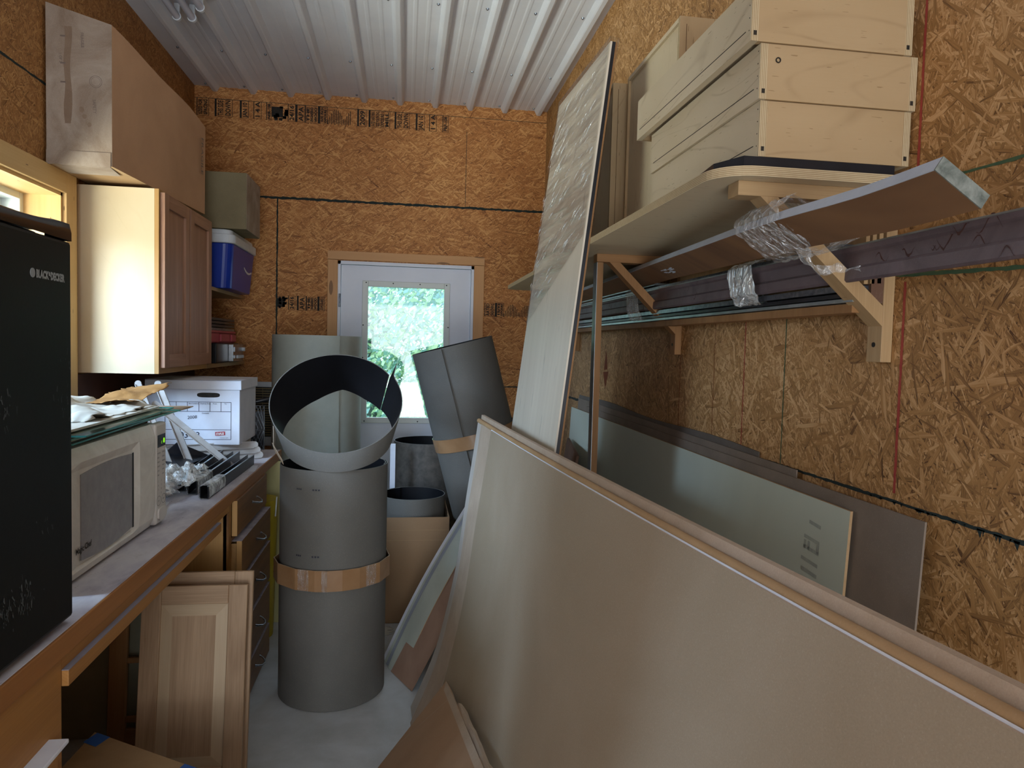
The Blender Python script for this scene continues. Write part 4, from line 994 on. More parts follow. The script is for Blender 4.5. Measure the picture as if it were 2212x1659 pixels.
def channel(p, q, h, wdt, label):
    p, q = Vector(p), Vector(q); d = (q-p).normalized(); s_ = Vector((-d.y, d.x, 0)); L = (q-p).length; t = thing('steel_channel', p, label, 'channel', 'black channels on the worktop')
    b = MB(); b.obox(p, d*L, s_*0.003, Vector((0, 0, h))); b.obox(p+s_*wdt, d*L, s_*0.003, Vector((0, 0, h))); b.obox(p, d*L, s_*wdt, Vector((0, 0, 0.003)))
    b.obox(p+Vector((0, 0, h))-s_*0.001, d*L, s_*0.006, Vector((0, 0, 0.0015)), 1)
    b.build('channel', [M['black_metal'], M['alu']], parent=t)
    b = MB(); P = []
    for i in range(9):
        f = i/8*0.30*L; row = []
        for k in range(13):
            a = 2*PI*k/12; r = 1+0.10*mnoise.noise(Vector((i*1.3, k*0.9, p.x*30)))
            row.append(p+d*(f-0.01)+s_*(wdt/2+(wdt/2+0.006)*r*math.copysign(abs(math.cos(a))**0.5, math.cos(a)))+Vector((0, 0, h/2+0.004+(h/2+0.003)*r*math.copysign(abs(math.sin(a))**0.5, math.sin(a)))))
        P.append(row)
    b.grid(P, smooth=False); b.build('plastic_wrap', M['wrap2'], parent=t)
channel((-0.700, 2.70, 0.915), (-0.694, 3.46, 0.915), 0.045, 0.028, 'black steel channel nearest the worktop edge, wrapped end towards the camera')
channel((-0.762, 2.78, 0.915), (-0.772, 3.52, 0.915), 0.052, 0.030, 'black steel channel in the middle of the three lying on the worktop')
channel((-0.822, 2.84, 0.915), (-0.852, 3.54, 0.915), 0.055, 0.030, 'black steel channel farthest from the worktop edge of the three')
b = MB(); b.prism([(-1.12, 3.25, 0.916), (-0.875, 3.40, 0.916), (-0.875, 3.40, 0.965), (-1.0, 3.34, 1.035), (-1.0, 3.34, 1.035), (-1.02, 3.32, 0.995)][:5], (0.003, -0.004, 0)); b.prism([(-1.13, 2.95, 0.955), (-0.93, 3.12, 0.955), (-0.875, 3.40, 0.962), (-1.02, 3.33, 0.99)], (0, 0, -0.004))
b.build('steel_bracket', M['black_metal'], label='large black folded steel bracket behind the wire rack on the worktop', cat='bracket')
t_w = MB()
o_ = Vector((-1.13, 2.56, 0.985)); ex_, ey_ = Vector((0.28, 0.06, -0.02)), Vector((-0.02, 0.36, 0.0))
for k in range(9): t_w.tube([o_+ex_*(k/8), o_+ex_*(k/8)+ey_], 0.0016, 6)
for k in range(3): t_w.tube([o_+ey_*(k/2), o_+ey_*(k/2)+ex_], 0.0022, 6)
for q in (o_, o_+ex_, o_+ey_, o_+ex_+ey_): t_w.tube([q, (q.x, q.y, 0.9155)], 0.002, 6)
t_w.build('wire_rack', M['galv'], label='silver wire rack behind the microwave on the worktop', cat='rack')
crumple('clear_film', M['wrap2'], -1.10, -0.83, 2.42, 2.80, 0.925, 0.055, 'crumpled clear plastic film heaped right behind the microwave', 'plastic film', 13, amp=0.06, n=48, freq=22, rag=0.02, shape=lambda u, v: math.sin(PI*u)*math.sin(PI*v))
crumple('clear_film', M['wrap2'], -0.94, -0.78, 2.74, 3.02, 0.955, 0.03, 'tangled clear plastic film trailing over the wrapped channel ends', 'plastic film', 17, amp=0.05, n=38, freq=26, rag=0.02, shape=lambda u, v: math.sin(PI*v))
for k, lab in enumerate(('lower', 'upper')):
    plate('plastic_sheet', M['white_plastic'], -1.06, -0.80, 2.41, 2.62, 0.9152+k*0.005, 0.004, 0.15+0.1*k, '%s small white plastic sheet under the crumpled film behind the microwave' % lab, 'plastic sheet')
plate('paper_sheet', M['white_line'], -0.90, -0.715, 3.30, 3.50, 0.9146, 0.0006, 0.3, 'white paper lying flat near the worktop edge behind the channels', 'paper')
plate('paper_sheet', M['white_line'], -0.69, -0.662, 3.27, 3.43, 0.9146, 0.0006, 0.1, 'narrow white paper scrap at the very edge of the worktop', 'paper')

# behind the drawer cabinet
t = thing('yellow_bucket', (-0.76, 3.73, 0), 'yellow bucket wedged between drawer cabinet and grey roll', 'bucket')
b = MB(); b.tube([(-0.745, 3.70, 0.0), (-0.745, 3.70, 0.70)], [0.10, 0.12], 20); b.build('bucket', M['yellow'], parent=t)
b = MB(); b.tube([(-0.63, 3.66, 0.62), (-0.622, 3.65, 0.72)], 0.004, 6); b.build('handle', M['white_plastic'], parent=t)
b = MB(); b.box(-0.72, -0.638, 3.86, 3.868, 0.0, 0.865); b.build('cream_board', M['cream'], label='cream strip of board standing behind the yellow bucket', cat='board')

# ------------------------------------------------------------------ long wall shelf with brackets
SH0, SH1, SX = 1.222, 3.96, 0.55
t = thing('plywood_shelf', (0.74, 2.6, 1.817), 'long plywood wall shelf with rounded corners on the right wall', 'shelf')
def round_outline(r=0.075):
    pts = [(XR-0.001, SH0)]
    for k in range(9):
        a = -PI/2-PI/2*k/8; pts.append((SX+r+r*math.cos(a), SH0+r+r*math.sin(a)))
    for k in range(9):
        a = PI-PI/2*k/8; pts.append((SX+r+r*math.cos(a), SH1-r+r*math.sin(a)))
    pts.append((XR-0.001, SH1)); return pts
b = MB(); b.prism([(x, y, 1.817) for x, y in round_outline()], (0, 0, 0.018), 0, 1); b.build('board', [M['birch_pale'], M['ply_edge']], parent=t)

def bracket(y, xf, post, label, mat):
    t = thing('shelf_bracket', (0.8, y+0.02, 1.486), label, 'bracket', 'wooden shelf brackets')
    D = Vector((0, 0.044, 0))
    b = MB(); b.obox((xf, y, 1.790), (XR-0.001-xf, 0, 0), D, (0, 0, 0.027), grain=0); b.build('arm', mat, parent=t, bevel=0.0012)
    b = MB(); b.obox((XR-0.024, y, 1.486), (0.023, 0, 0), D, (0, 0, 0.304), grain=2); b.build('cleat', mat, parent=t, bevel=0.0012)
    p, q = Vector((xf+0.045, y+0.001, 1.79)), Vector((XR-0.024, y+0.001, 1.556)); d = (q-p); nrm = Vector((d.z, 0, -d.x)).normalized()*-1
    w_ = 0.026
    b = MB(); k = w_/abs(nrm.z)
    b.prism([p, p+Vector((k, 0, 0)), q+Vector((0, 0, w_/abs(nrm.x))), q], D*0.95); b.build('brace', mat, parent=t, bevel=0.001)
    b = MB(); b.tube([(XR-0.0245, y+0.022, 1.52), (XR-0.0255, y+0.022, 1.52)], 0.005, 10); b.build('screw_hole', M['ink'], parent=t)
    return t
bracket(1.26, 0.605, False, 'near wooden shelf bracket with plank taped to its brace', M['oak'])
bracket(2.33, 0.628, True, 'middle wooden shelf bracket standing over the upright strip', M['oak_dark'])
bracket(3.767, 0.675, True, 'far wooden shelf bracket, mostly hidden behind the tall pale panel', M['oak_dark'])
b = MB(); b.box(XR-0.05, XR-0.024, 1.262, 1.30, 1.60, 1.655, grain=1); b.build('spacer_block', M['card_dark'], label='small dark wooden block against the cleat of the near bracket', cat='block')

for (y, x, zb_, lab) in ((2.335, 0.630, 0, 'tall upright wooden strip with shiny metal side under the middle bracket'), (3.772, 0.678, 1.1, 'short wooden strip with metal side hanging under the far bracket')):
    t = thing('upright_strip', (x, y, zb_), lab, 'strip')
    b = MB(); b.box(x+0.0015, x+0.022, y, y+0.042, zb_, 1.789, grain=2); b.build('wood_strip', M['oak_dark'], parent=t)
    b = MB(); b.box(x, x+0.0015, y, y+0.042, zb_, 1.789); b.build('metal_face', M['alu'], parent=t)

# stacked plywood drawer boxes on the shelf
def drawer_box(x0, x1, y0, y1, z0, z1, label, groove=True, slots=True, ring=False):
    t = thing('drawer_box', ((x0+x1)/2, (y0+y1)/2, z0), label, 'drawer box', 'plywood drawer boxes on the shelf')
    th = 0.014
    b = MB(); b.box(x0, x0+0.0006, y0, y1, z0, z1, 0, grain=1); b.box(x0+0.0006, x0+th, y0+0.0002, y1, z0, z1, 0, grain=1)
    # plywood end grain of the side as seen from the near face
    b.box(x0, x0+th, y0-0.0004, y0+0.0002, z0, z1, 1)
    b.build('side_board', [M['birch'], M['ply_edge_x']], parent=t)
    b = MB(); b.box(x1-th, x1, y0+0.0002, y1, z0, z1, 0, grain=1); b.box(x1-th, x1, y0-0.0004, y0+0.0002, z0, z1, 1); b.build('side_board', [M['birch'], M['ply_edge_x']], parent=t)
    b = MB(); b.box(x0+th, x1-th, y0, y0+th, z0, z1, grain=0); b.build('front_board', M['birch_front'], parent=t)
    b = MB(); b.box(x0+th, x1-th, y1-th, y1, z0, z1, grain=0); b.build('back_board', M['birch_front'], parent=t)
    b = MB(); b.box(x0+th, x1-th, y0+th, y1-th, z0+0.010, z0+0.016, grain=1); b.build('bottom_panel', M['birch_pale'], parent=t)
    b = MB()
    b.box(x0-0.0004, x0, y0+0.02, y1-0.02, z0+0.022, z0+0.0235)
    for x in (x0+th*0.55, x1-th*0.6): b.box(x-0.003, x+0.003, y0-0.0008, y0-0.0004, z0+0.010, z0+0.018)
    for k in range(4): b.tube([(x0-0.0003, y0+0.007, z0+0.02+k*0.022), (x0-0.0006, y0+0.007, z0+0.02+k*0.022)], 0.0012, 6)
    if ring:
        b2 = MB(); cx, cz = x0+0.034, z1-0.028; P = [(cx+0.0042*math.cos(a), y0-0.0016, cz+0.0042*math.sin(a)) for a in [2*PI*k/14 for k in range(15)]]; b2.tube(P, 0.0011, 6); b2.build('small_ring', M['ink'], parent=t)
    b.build('groove', M['ink'], parent=t)
drawer_box(0.628, 0.930, 1.235, 1.805, 1.8555, 1.9555, 'pale plywood drawer box lowest of the near stack on the shelf')
drawer_box(0.622, 0.934, 1.230, 1.805, 1.9565, 2.0545, 'plywood drawer box with a dark ring on its near face, middle of the near stack', ring=True)
drawer_box(0.600, 0.918, 1.226, 1.860, 2.0555, 2.158, 'plywood drawer box topmost of the near stack, jutting out to the left')
b = MB(); b.prism([(0.60, 1.232, 1.8355), (0.90, 1.232, 1.8355), (0.90, 1.74, 1.8355), (0.618, 1.74, 1.8355), (0.572, 1.30, 1.8355)], (0, 0, 0.0185)); b.build('black_board', M['black_metal'], label='black board lying on the shelf under the near stack of drawer boxes', cat='board', bevel=0.001)

# tall boxes standing on end on the shelf
def standing_box(x0, x1, y0, y1, z0, z1, label, lip=0.012):
    t = thing('upright_drawer_box', ((x0+x1)/2, (y0+y1)/2, z0), label, 'drawer box', 'drawer boxes standing on end on the shelf'); th = 0.012
    b = MB(); b.box(x0+0.008, x0+0.016, y0+th, y1-th, z0+th, z1-th, grain=2); b.build('bottom_panel', M['birch_pale'], parent=t)
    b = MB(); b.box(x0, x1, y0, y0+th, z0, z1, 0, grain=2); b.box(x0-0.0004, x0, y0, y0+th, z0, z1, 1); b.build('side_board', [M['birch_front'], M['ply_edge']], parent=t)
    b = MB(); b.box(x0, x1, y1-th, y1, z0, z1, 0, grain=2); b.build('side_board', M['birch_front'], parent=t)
    b = MB(); b.box(x0, x1, y0+th, y1-th, z1-th, z1, 0, grain=0); b.build('end_board', M['birch_pale'], parent=t)
    b = MB(); b.box(x0, x1, y0+th, y1-th, z0, z0+th, 0, grain=0); b.build('end_board', M['birch_pale'], parent=t)
    b = MB(); b.box(x0+0.018, x0+0.0195, y0-0.0004, y0, z0+0.02, z1-0.02); b.build('groove', M['seam_brown'], parent=t)
standing_box(0.712, 0.925, 1.868, 2.325, 1.836, 2.395, 'plywood drawer box standing on end just behind the stack of drawer boxes')
standing_box(0.674, 0.925, 2.362, 2.90, 1.836, 2.392, 'plywood drawer box standing on end, partly behind the tall wrapped panel')

# ------------------------------------------------------------------ plank and steel channels carried by the brackets
t = thing('long_plank', (0.72, 2.3, 1.70), 'long brown plank with a whitish edge bound under the near shelf bracket', 'plank')
wdir = Vector((0.838, 0, -0.545)); tdir = Vector((-0.545, 0, -0.838)); pw, pt = 0.079, 0.020
KN = [(0.79, 0.640, 1.741), (0.94, 0.643, 1.7395), (1.19, 0.647, 1.747), (1.70, 0.705, 1.7645), (2.25, 0.775, 1.7845), (3.2, 0.800, 1.777), (3.75, 0.806, 1.772)]
def pl(y):
    for i in range(len(KN)-1):
        if y <= KN[i+1][0] or i == len(KN)-2: break
    a, c = KN[i], KN[i+1]; m0 = KN[max(0, i-1)]; m1 = KN[min(len(KN)-1, i+2)]; f = (y-a[0])/(c[0]-a[0]); h = c[0]-a[0]; o = []
    for k in (1, 2):
        t0 = (c[k]-m0[k])/(c[0]-m0[0])*h; t1 = (m1[k]-a[k])/(m1[0]-a[0])*h
        o.append((2*f**3-3*f*f+1)*a[k]+(f**3-2*f*f+f)*t0+(-2*f**3+3*f*f)*c[k]+(f**3-f*f)*t1)
    return Vector((o[0], y, o[1]))
YS_ = [0.79+2.96*k/40 for k in range(41)]
def plank_part(u0, u1, d0, d1, ys):
    b = MB(); A_ = [[pl(y)+wdir*u0+tdir*d0, pl(y)+wdir*u0+tdir*d1] for y in ys]; B_ = [[pl(y)+wdir*u1+tdir*d0, pl(y)+wdir*u1+tdir*d1] for y in ys]
    k0 = len(b.uv); b.slab(A_, B_, 0, smooth=False)
    for fi in range(len(b.uv)): b.uv[fi] = [(b.v[vi].y, b.v[vi].z*1.3+b.v[vi].x) for vi in b.f[fi]]
    return b
plank_part(0.0012, pw, 0, pt, YS_).build('board', M['lvl_brown'], parent=t)
plank_part(0, 0.0011, 0, pt, YS_).build('painted_edge', M['lvl_white'], parent=t, label='whitish painted edge')
plank_part(0, pw, 0, pt, [0.788, 0.7899]).build('mossy_end', M['rough_end'], parent=t, label='rough grey green end grain')
b = MB()
for k in range(16):
    y = 2.0+random.random()*0.12; u = 0.03+random.random()*0.03; p = pl(y)+wdir*u+tdir*(pt+0.0006)
    b.face([p, p+Vector((0, 0.02, 0)), p+Vector((0, 0.022, 0))+wdir*0.003, p+wdir*0.004])
b.build('chalk_smudge', M['lvl_white'], parent=t)
def film(name, y0, y1, pts, label, seed, mat, tails=()):
    """film wound round a section given by its (x, z) outline"""
    t = thing(name, (pts[0][0], y0, min(p[1] for p in pts)), label, 'plastic film'); n = len(pts); b = MB(); P = []
    for i in range(15):
        f = i/14; row = []
        for k in range(n*4+1):
            a = pts[(k//4) % n]; c = pts[(k//4+1) % n]; g = (k % 4)/4
            q = mnoise.noise(Vector((k*0.8, i*0.9+seed, seed)))
            row.append((a[0]+(c[0]-a[0])*g-0.004*abs(q), y0+(y1-y0)*f+0.010*mnoise.noise(Vector((k*0.5, seed, i*0.2)))+0.012*math.sin(k*0.5), a[1]+(c[1]-a[1])*g-0.005*q))
        P.append(row)
    b.grid(P, smooth=False); b.build('film_band', mat, parent=t)
    for (o, d1, d2, s_) in tails:
        b = MB(); G = []
        for i in range(12):
            row = []
            for j in range(8):
                o3 = Vector(o)+Vector(d1)*(i/11)+Vector(d2)*((j/7-0.5)*(1-0.5*i/11)); q = mnoise.noise_vector(o3*45+Vector((s_, 0, 0)))*0.012; row.append(o3+q)
            G.append(row)
        b.grid(G, smooth=False); b.build('film_tail', mat, parent=t)
film('film_wrap', 1.165, 1.335, [(0.668, 1.778), (0.640, 1.752), (0.636, 1.730), (0.700, 1.686), (0.745, 1.680), (0.790, 1.706), (0.775, 1.735)], 'clear plastic film binding the long plank to the near bracket', 3, M['tape_clear'],
     tails=[((0.715, 1.235, 1.69), (0.050, 0.0, -0.040), (0.035, 0.03, 0.02), 1), ((0.765, 1.235, 1.655), (0.065, -0.02, 0.003), (0.0, 0.01, 0.018), 2)])

def rail(name, x0, x1, y0, y1, z0, z1, mat, label, cat='steel channel', group=None, prof=None, yslope=0.0):
    b = MB(); prof = prof or [(x1, z1), (x0, z1), (x0, z0), (x1, z0)]
    b.prism([(x, y0, z) for x, z in prof], (0, y1-y0, yslope)); return b.build(name, mat, label=label, cat=cat, group=group, bevel=0.0008)
def purple(name, x, y0, y1, z0, z1, label, mat='purple', seed=1, smear=14):
    t = thing(name, (x, (y0+y1)/2, z0), label, 'steel channel', 'long channels resting on the brackets'); H = z1-z0
    pr = [(x+0.012, z1), (x, z1-0.002), (x+0.004, z1-H*0.18), (x+0.009, z1-H*0.24), (x+0.009, z0+H*0.42), (x+0.003, z0+H*0.34), (x+0.002, z0+H*0.06), (x+0.006, z0), (x+0.012, z0)]
    b = MB(); b.prism([(a, y0, c) for a, c in pr], (0, y1-y0, 0)); b.build('channel', M[mat], parent=t)
    b = MB(); b.box(x-0.0006, x+0.001, y0, y1, z1-0.0045, z1-0.0015); b.build('bright_lip', M['alu'], parent=t)
    if smear:
        b = MB(); rr = random.Random(seed)
        for k in range(smear):
            y = y0+(rr.random()**1.3)*(y1-y0)*0.8; z = z0+H*rr.uniform(0.1, 0.9); l = rr.uniform(0.012, 0.05); h = rr.uniform(0.002, 0.006); n = 9
            xx = x+0.0087 if z0+H*0.42 < z < z1-H*0.24 else x+0.0015
            up = [(xx, y+l*(i/n-0.5), z+h*math.sin(PI*i/n)*rr.uniform(0.4, 1)+l*0.25*math.sin(i*0.7+k)) for i in range(n+1)]; dn = [(p[0], p[1], p[2]-h*math.sin(PI*min(0.95, max(0.05, i/n)))*rr.uniform(0.5, 1.4)) for i, p in enumerate(up)]
            for i in range(n): b.face([dn[i], dn[i+1], up[i+1], up[i]][::-1])
        b.build('sealant_smears', M['smear'], parent=t)
    return t
purple('primed_channel', 0.826, 0.55, 2.42, 1.637, 1.706, 'dull purple primed steel channel with brown smears reaching past the near bracket', seed=2, smear=22)
purple('primed_channel', 0.832, 2.44, 4.55, 1.640, 1.705, 'dull purple primed steel channel continuing behind the upright strip', seed=5)
rail('galvanised_channel', 0.845, 0.915, 1.30, 4.4, 1.709, 1.716, M['galv'], 'shiny steel channel lying on top of the purple channels', group='long channels resting on the brackets')
rail('galvanised_channel', 0.842, 0.915, 2.36, 4.5, 1.722, 1.730, M['alu'], 'bright steel channel uppermost of the pile beyond the middle bracket', group='long channels resting on the brackets')
rail('galvanised_channel', 0.842, 0.915, 1.27, 4.6, 1.622, 1.634, M['galv'], 'steel channel directly under the purple channels', group='long channels resting on the brackets')
rail('galvanised_channel', 0.850, 0.912, 1.285, 4.6, 1.611, 1.619, M['black_metal'], 'dark thin channel third from the bottom of the channel pile', group='long channels resting on the brackets')
rail('galvanised_channel', 0.856, 0.910, 1.275, 4.6, 1.602, 1.609, M['alu'], 'bright thin channel second from the bottom of the channel pile', group='long channels resting on the brackets')
rail('wooden_batten', 0.866, 0.911, 1.29, 4.35, 1.582, 1.600, M['oak_dark'], 'long brown wooden batten at the very bottom of the channel pile', 'batten')
for k in range(3): rail('plywood_strip', 0.870+0.014*k, 0.878+0.014*k, 1.262, 2.2, 1.636+0.001*k, 1.742-0.004*k, M['oak'], ('plywood strip nearest the room among those on edge behind the purple channel', 'plywood strip in the middle of those on edge behind the purple channel', 'plywood strip closest to the wall behind the purple channel')[k], 'strip', group='plywood strips on edge')
film('film_wrap', 1.60, 1.73, [(0.838, 1.722), (0.816, 1.708), (0.817, 1.64), (0.832, 1.618), (0.86, 1.614), (0.865, 1.716)], 'cloudy plastic film wound round the purple channel between the brackets', 9, clear_wrap('cloudy_film', 0.9, (60, 20, 6)), tails=[((0.822, 1.72, 1.65), (0.0, -0.07, -0.03), (0.0, 0.02, 0.05), 5)])
film('film_wrap', 2.46, 2.60, [(0.842, 1.735), (0.820, 1.712), (0.820, 1.64), (0.835, 1.610), (0.88, 1.606), (0.885, 1.730)], 'clear plastic film round the channel pile beyond the middle bracket', 12, M['tape_clear'])

# ------------------------------------------------------------------ tall pale panel wrapped at the top
t = thing('tall_wrapped_panel', (0.34, 2.55, 0.03), 'tall narrow pale panel with clear wrap round its top leaning on the shelf edge', 'panel')
def pan(v, f, d=0.0):
    """v height fraction 0..1 (bottom to top), f 0 near edge .. 1 far edge, d depth"""
    z = 0.03+2.398*v; xn = 0.326+0.270*v; yn = 2.105+0.029*v
    xf = 0.340+0.2285*v; yf = 3.13-0.39*v
    p = Vector((xn+(xf-xn)*f, yn+(yf-yn)*f, z)); return p+Vector((d*0.95, 0, -d*0.1))
nv, nf = 14, 4
def layer(d0, d1): return [[pan(i/nv, j/nf, d0) for j in range(nf+1)] for i in range(nv+1)], [[pan(i/nv, j/nf, d1) for j in range(nf+1)] for i in range(nv+1)]
def uvslab(b, A, B_, mi):
    k0 = len(b.uv); b.slab(A, B_, mi, smooth=False)
    for fi in range(k0, len(b.uv)):
        b.uv[fi] = [((b.v[vi].z)*1.0, b.v[vi].y) for vi in b.f[fi]]
b = MB(); A_, B_ = layer(0, 0.006); uvslab(b, A_, B_, 0); b.build('pale_sheet', M['plank_white'], parent=t)
b = MB(); A_, B_ = layer(0.0062, 0.017); b.slab(A_, B_, 0, smooth=False); b.build('black_core', M['black_metal'], parent=t)
b = MB(); A_, B_ = layer(0.0172, 0.0225); b.slab(A_, B_, 0, smooth=False); b.build('brown_backing', M['oak_dark'], parent=t)
b = MB(); G = []
ov = 0.004
path = [(0.0, -ov), (0.25, -ov), (0.5, -ov), (0.75, -ov), (1.0, -ov), (1.02, 0.012), (1.0, 0.026), (0.5, 0.026), (0.0, 0.026)]
for i in range(25):
    row = []
    for k, (f, d) in enumerate(path):
        v0 = 0.755+0.05*f*0-0.0*k; skew = -0.105*f
        v = (v0+skew)+(1.006-(v0+skew)-0.0*f)*(i/24)
        q = mnoise.noise(Vector((i*0.7, k*0.8, 2)))*0.003
        row.append(pan(v, f, d+q*(1 if d < 0 else -1)))
    G.append(row)
b.grid(G, smooth=True); b.face([pan(1.006, 0, -ov), pan(1.006, 1, -ov), pan(1.006, 1, 0.026), pan(1.006, 0, 0.026)])
wr = clear_wrap('panel_wrap', 0.27, (2.5, 2.2, 30), '#85736c')
b.build('stretch_wrap', wr, parent=t, label='clear crinkled stretch wrap')
b = MB(); rr = random.Random(21)
for k in range(190):
    f = rr.random()*0.98; v = 0.70+rr.random()*0.29
    if v < 0.755-0.105*f+0.01: continue
    l = rr.uniform(0.03, 0.14); w_ = rr.uniform(0.001, 0.004); up = 0.055
    a0 = pan(v, f, -0.0065); f2 = min(1, f+l*1.4); a1 = pan(v-up*l*7*0.14-0.2*l*0.5, f2, -0.0065); mid = (a0+a1)/2+Vector((-0.003, 0, 0))
    n_ = Vector((0, 0, w_)); b.face([a0, mid-n_, a1, mid+n_])
b.build('fold_highlights', clear_wrap('fold_highlights', 0.9, (30, 30, 30), '#ffffff'), parent=t)  # white slivers painted as highlight streaks along the folds of the wrap

# ------------------------------------------------------------------ sheets leaning on the right wall
def lean_sheet(name, y0, y1, xb, xt, h, th, mat, label, cat='panel', top=None, extra=None, edge=None, mats=None):
    t = None; b = MB(); top = top or (lambda f: 0.0); N = 12
    A_, B_ = [], []
    for i in range(N+1):
        f = i/N; y = y0+(y1-y0)*f; ra, rb = [], []
        for j in range(7):
            g = j/6; z = (h+top(f))*g+0.002; x = xb+(xt-xb)*g; ra.append(Vector((x, y, z))); rb.append(Vector((x+th, y, z)))
        A_.append(ra); B_.append(rb)
    b.slab(A_, B_, 0, 0, 1 if edge else 0, smooth=False)
    return b.build(name, [mat]+([edge] if edge else []), label=label, cat=cat)
lean_sheet('pale_panel', 1.307, 3.76, 0.840, 0.897, 1.180, 0.006, M['white_panel'], 'large pale green grey panel leaning on the right wall behind the cardboard pack', edge=M['card_tan'])
lean_sheet('hardboard_sheet', 1.118, 3.50, 0.857, 0.912, 1.205, 0.004, M['mdf'], 'brown hardboard sheet standing between the pale panel and the wall, sticking out nearest the camera')
lean_sheet('hardboard_sheet', 1.55, 3.70, 0.872, 0.9195, 1.222, 0.003, M['mdf'], 'hardboard sheet just behind the nearest one on the right wall', top=lambda f: 0.012*f)
lean_sheet('hardboard_sheet', 1.75, 3.72, 0.890, 0.928, 1.235, 0.003, plain('hardboard_dark', '#6c6259', '#5f564e', 9, 0.7, fiber=0.1), 'darkest hardboard sheet right against the right wall', top=lambda f: 0.006*math.sin(f*11)+0.02*f)
b = MB()
def on_panel(y, z, dx=0.0008):
    g = z/1.18; return Vector((0.840+0.057*g-dx, y, z))
for k, (z, w_) in enumerate(((1.120, 0.045), (1.085, 0.06), (1.062, 0.06), (1.035, 0.065), (1.012, 0.06))):
    p = on_panel(1.40, z); q = on_panel(1.40+w_, z+0.004); h = 0.008; b.face([p, q, on_panel(1.40+w_, z+0.004+h), on_panel(1.40, z+h)][::-1])
    if k in (1,):
        for y in (1.40, 1.435, 1.45): b.face([on_panel(y, z), on_panel(y+0.009, z), on_panel(y+0.009, z-0.02), on_panel(y, z-0.02)])
b.build('faded_stamp', plain('faded_stamp', '#90938a', '#a2a69a', 40, 0.6), parent=bpy.data.objects['pale_panel'])
b = MB(); b.obox((0.60, 3.06, 0.002), (0.012, 0, 0), (0.10, 0.62, 0), (0.16, 0, 1.02)); b.build('brown_carton', M['card_dark'], label='dark brown folded carton leaning behind the upright strip', cat='cardboard')
b = MB(); b.obox((0.80, 3.20, 0.002), (0.010, 0, 0), (0, 0.75, 0), (0.09, 0.0, 1.19)); 

# ------------------------------------------------------------------ big carton pack of sheet goods
t = thing('sheet_goods_carton', (0.35, 1.7, 0), 'very large flat cardboard carton of sheets leaning towards the right in the foreground', 'carton')
import bisect
gz = [0, 0.22, 0.57, 0.86, 1.09, 1.21]; gx = [0.0, 0.39, 0.69, 0.815, 0.945, 1.0]
def gcurve(z):
    s = min(1.0, max(0.0, z/1.21))*1.21
    for i in range(5):
        if s <= gz[i+1]: 
            f = (s-gz[i])/(gz[i+1]-gz[i]); break
    return gx[i]+(gx[i+1]-gx[i])*f
# smooth the profile
prof = [gcurve(1.21*k/40) for k in range(41)]
for _ in range(14): prof = [prof[0]]+[(prof[k-1]+2*prof[k]+prof[k+1])/4 for k in range(1, 40)]+[prof[-1]]
def gs(s):
    s = min(1, max(0, s))*40; i = min(39, int(s)); return prof[i]+(prof[i+1]-prof[i])*(s-i)
def top_x(y):
    d = 2.96-y; return 0.332+0.066*d+0.0095*d*d
def bot_x(y): return 0.072+0.055*(2.96-y)
def csurf(y, s, H, off=0.0):
    flat = 1-(1-min(1.0, max(0.0, (2.96-y)/2.3)))**1.9; g = gs(s)*(1-0.22*flat)+s*0.22*flat
    xt, xb = top_x(y), bot_x(y)
    return Vector((xb+(xt-xb)*g+off, y-(0.07*(1-g)), 0.003+(H-0.003)*s))
def cslab(y0, y1, H, o0, o1, nu=26, nv=26, s0=0.0, s1=1.0):
    A_ = [[csurf(y0+(y1-y0)*i/nu, s0+(s1-s0)*j/nv, H, o0) for j in range(nv+1)] for i in range(nu+1)]
    B_ = [[csurf(y0+(y1-y0)*i/nu, s0+(s1-s0)*j/nv, H, o1) for j in range(nv+1)] for i in range(nu+1)]
    return A_, B_
Y0c, Y1c = 0.34, 2.955
b = MB(); A_, B_ = cslab(Y0c, Y1c-0.36, 1.186, -0.040, -0.036); b.slab(A_, B_, 0, 0, 1); b.build('front_panel', [M['card'], M['card_edge']], parent=t)
b = MB(); A_, B_ = cslab(Y0c, Y1c-0.34, 1.1885, -0.0352, -0.0340)
b.slab(A_, B_, 0); b.build('white_liner', M['white_line'], parent=t)
b = MB(); A_, B_ = cslab(Y0c+0.004, Y1c-0.12, 1.184, -0.0335, -0.012); b.slab(A_, B_, 0, 0, 1); b.build('packed_sheets', [M['card_edge'], M['card_edge']], parent=t)
P = [csurf(Y1c-0.01-(Y1c-Y0c-0.02)*k/40, 1.0, 1.187, -0.0235) for k in range(41)]
b = MB(); b.tube(P, 0.0095, 12); b.build('folded_flap', M['card_tan'], parent=t)
b = MB(); A_, B_ = cslab(Y0c, Y1c, 1.2105, -0.0115, 0.0); b.slab(A_, B_, 0, 0, 1); b.build('back_panel', [M['card_edge'], M['card_edge']], parent=t)
b = MB()
A_, B_ = cslab(Y1c-0.11, Y1c+0.003, 1.19, -0.0250, -0.0125, nu=3); b.slab(A_, B_, 0); b.build('end_flap', plain('end_flap', '#beb6ad', '#b0a79d', 12, 0.8, fiber=0.1), parent=t)

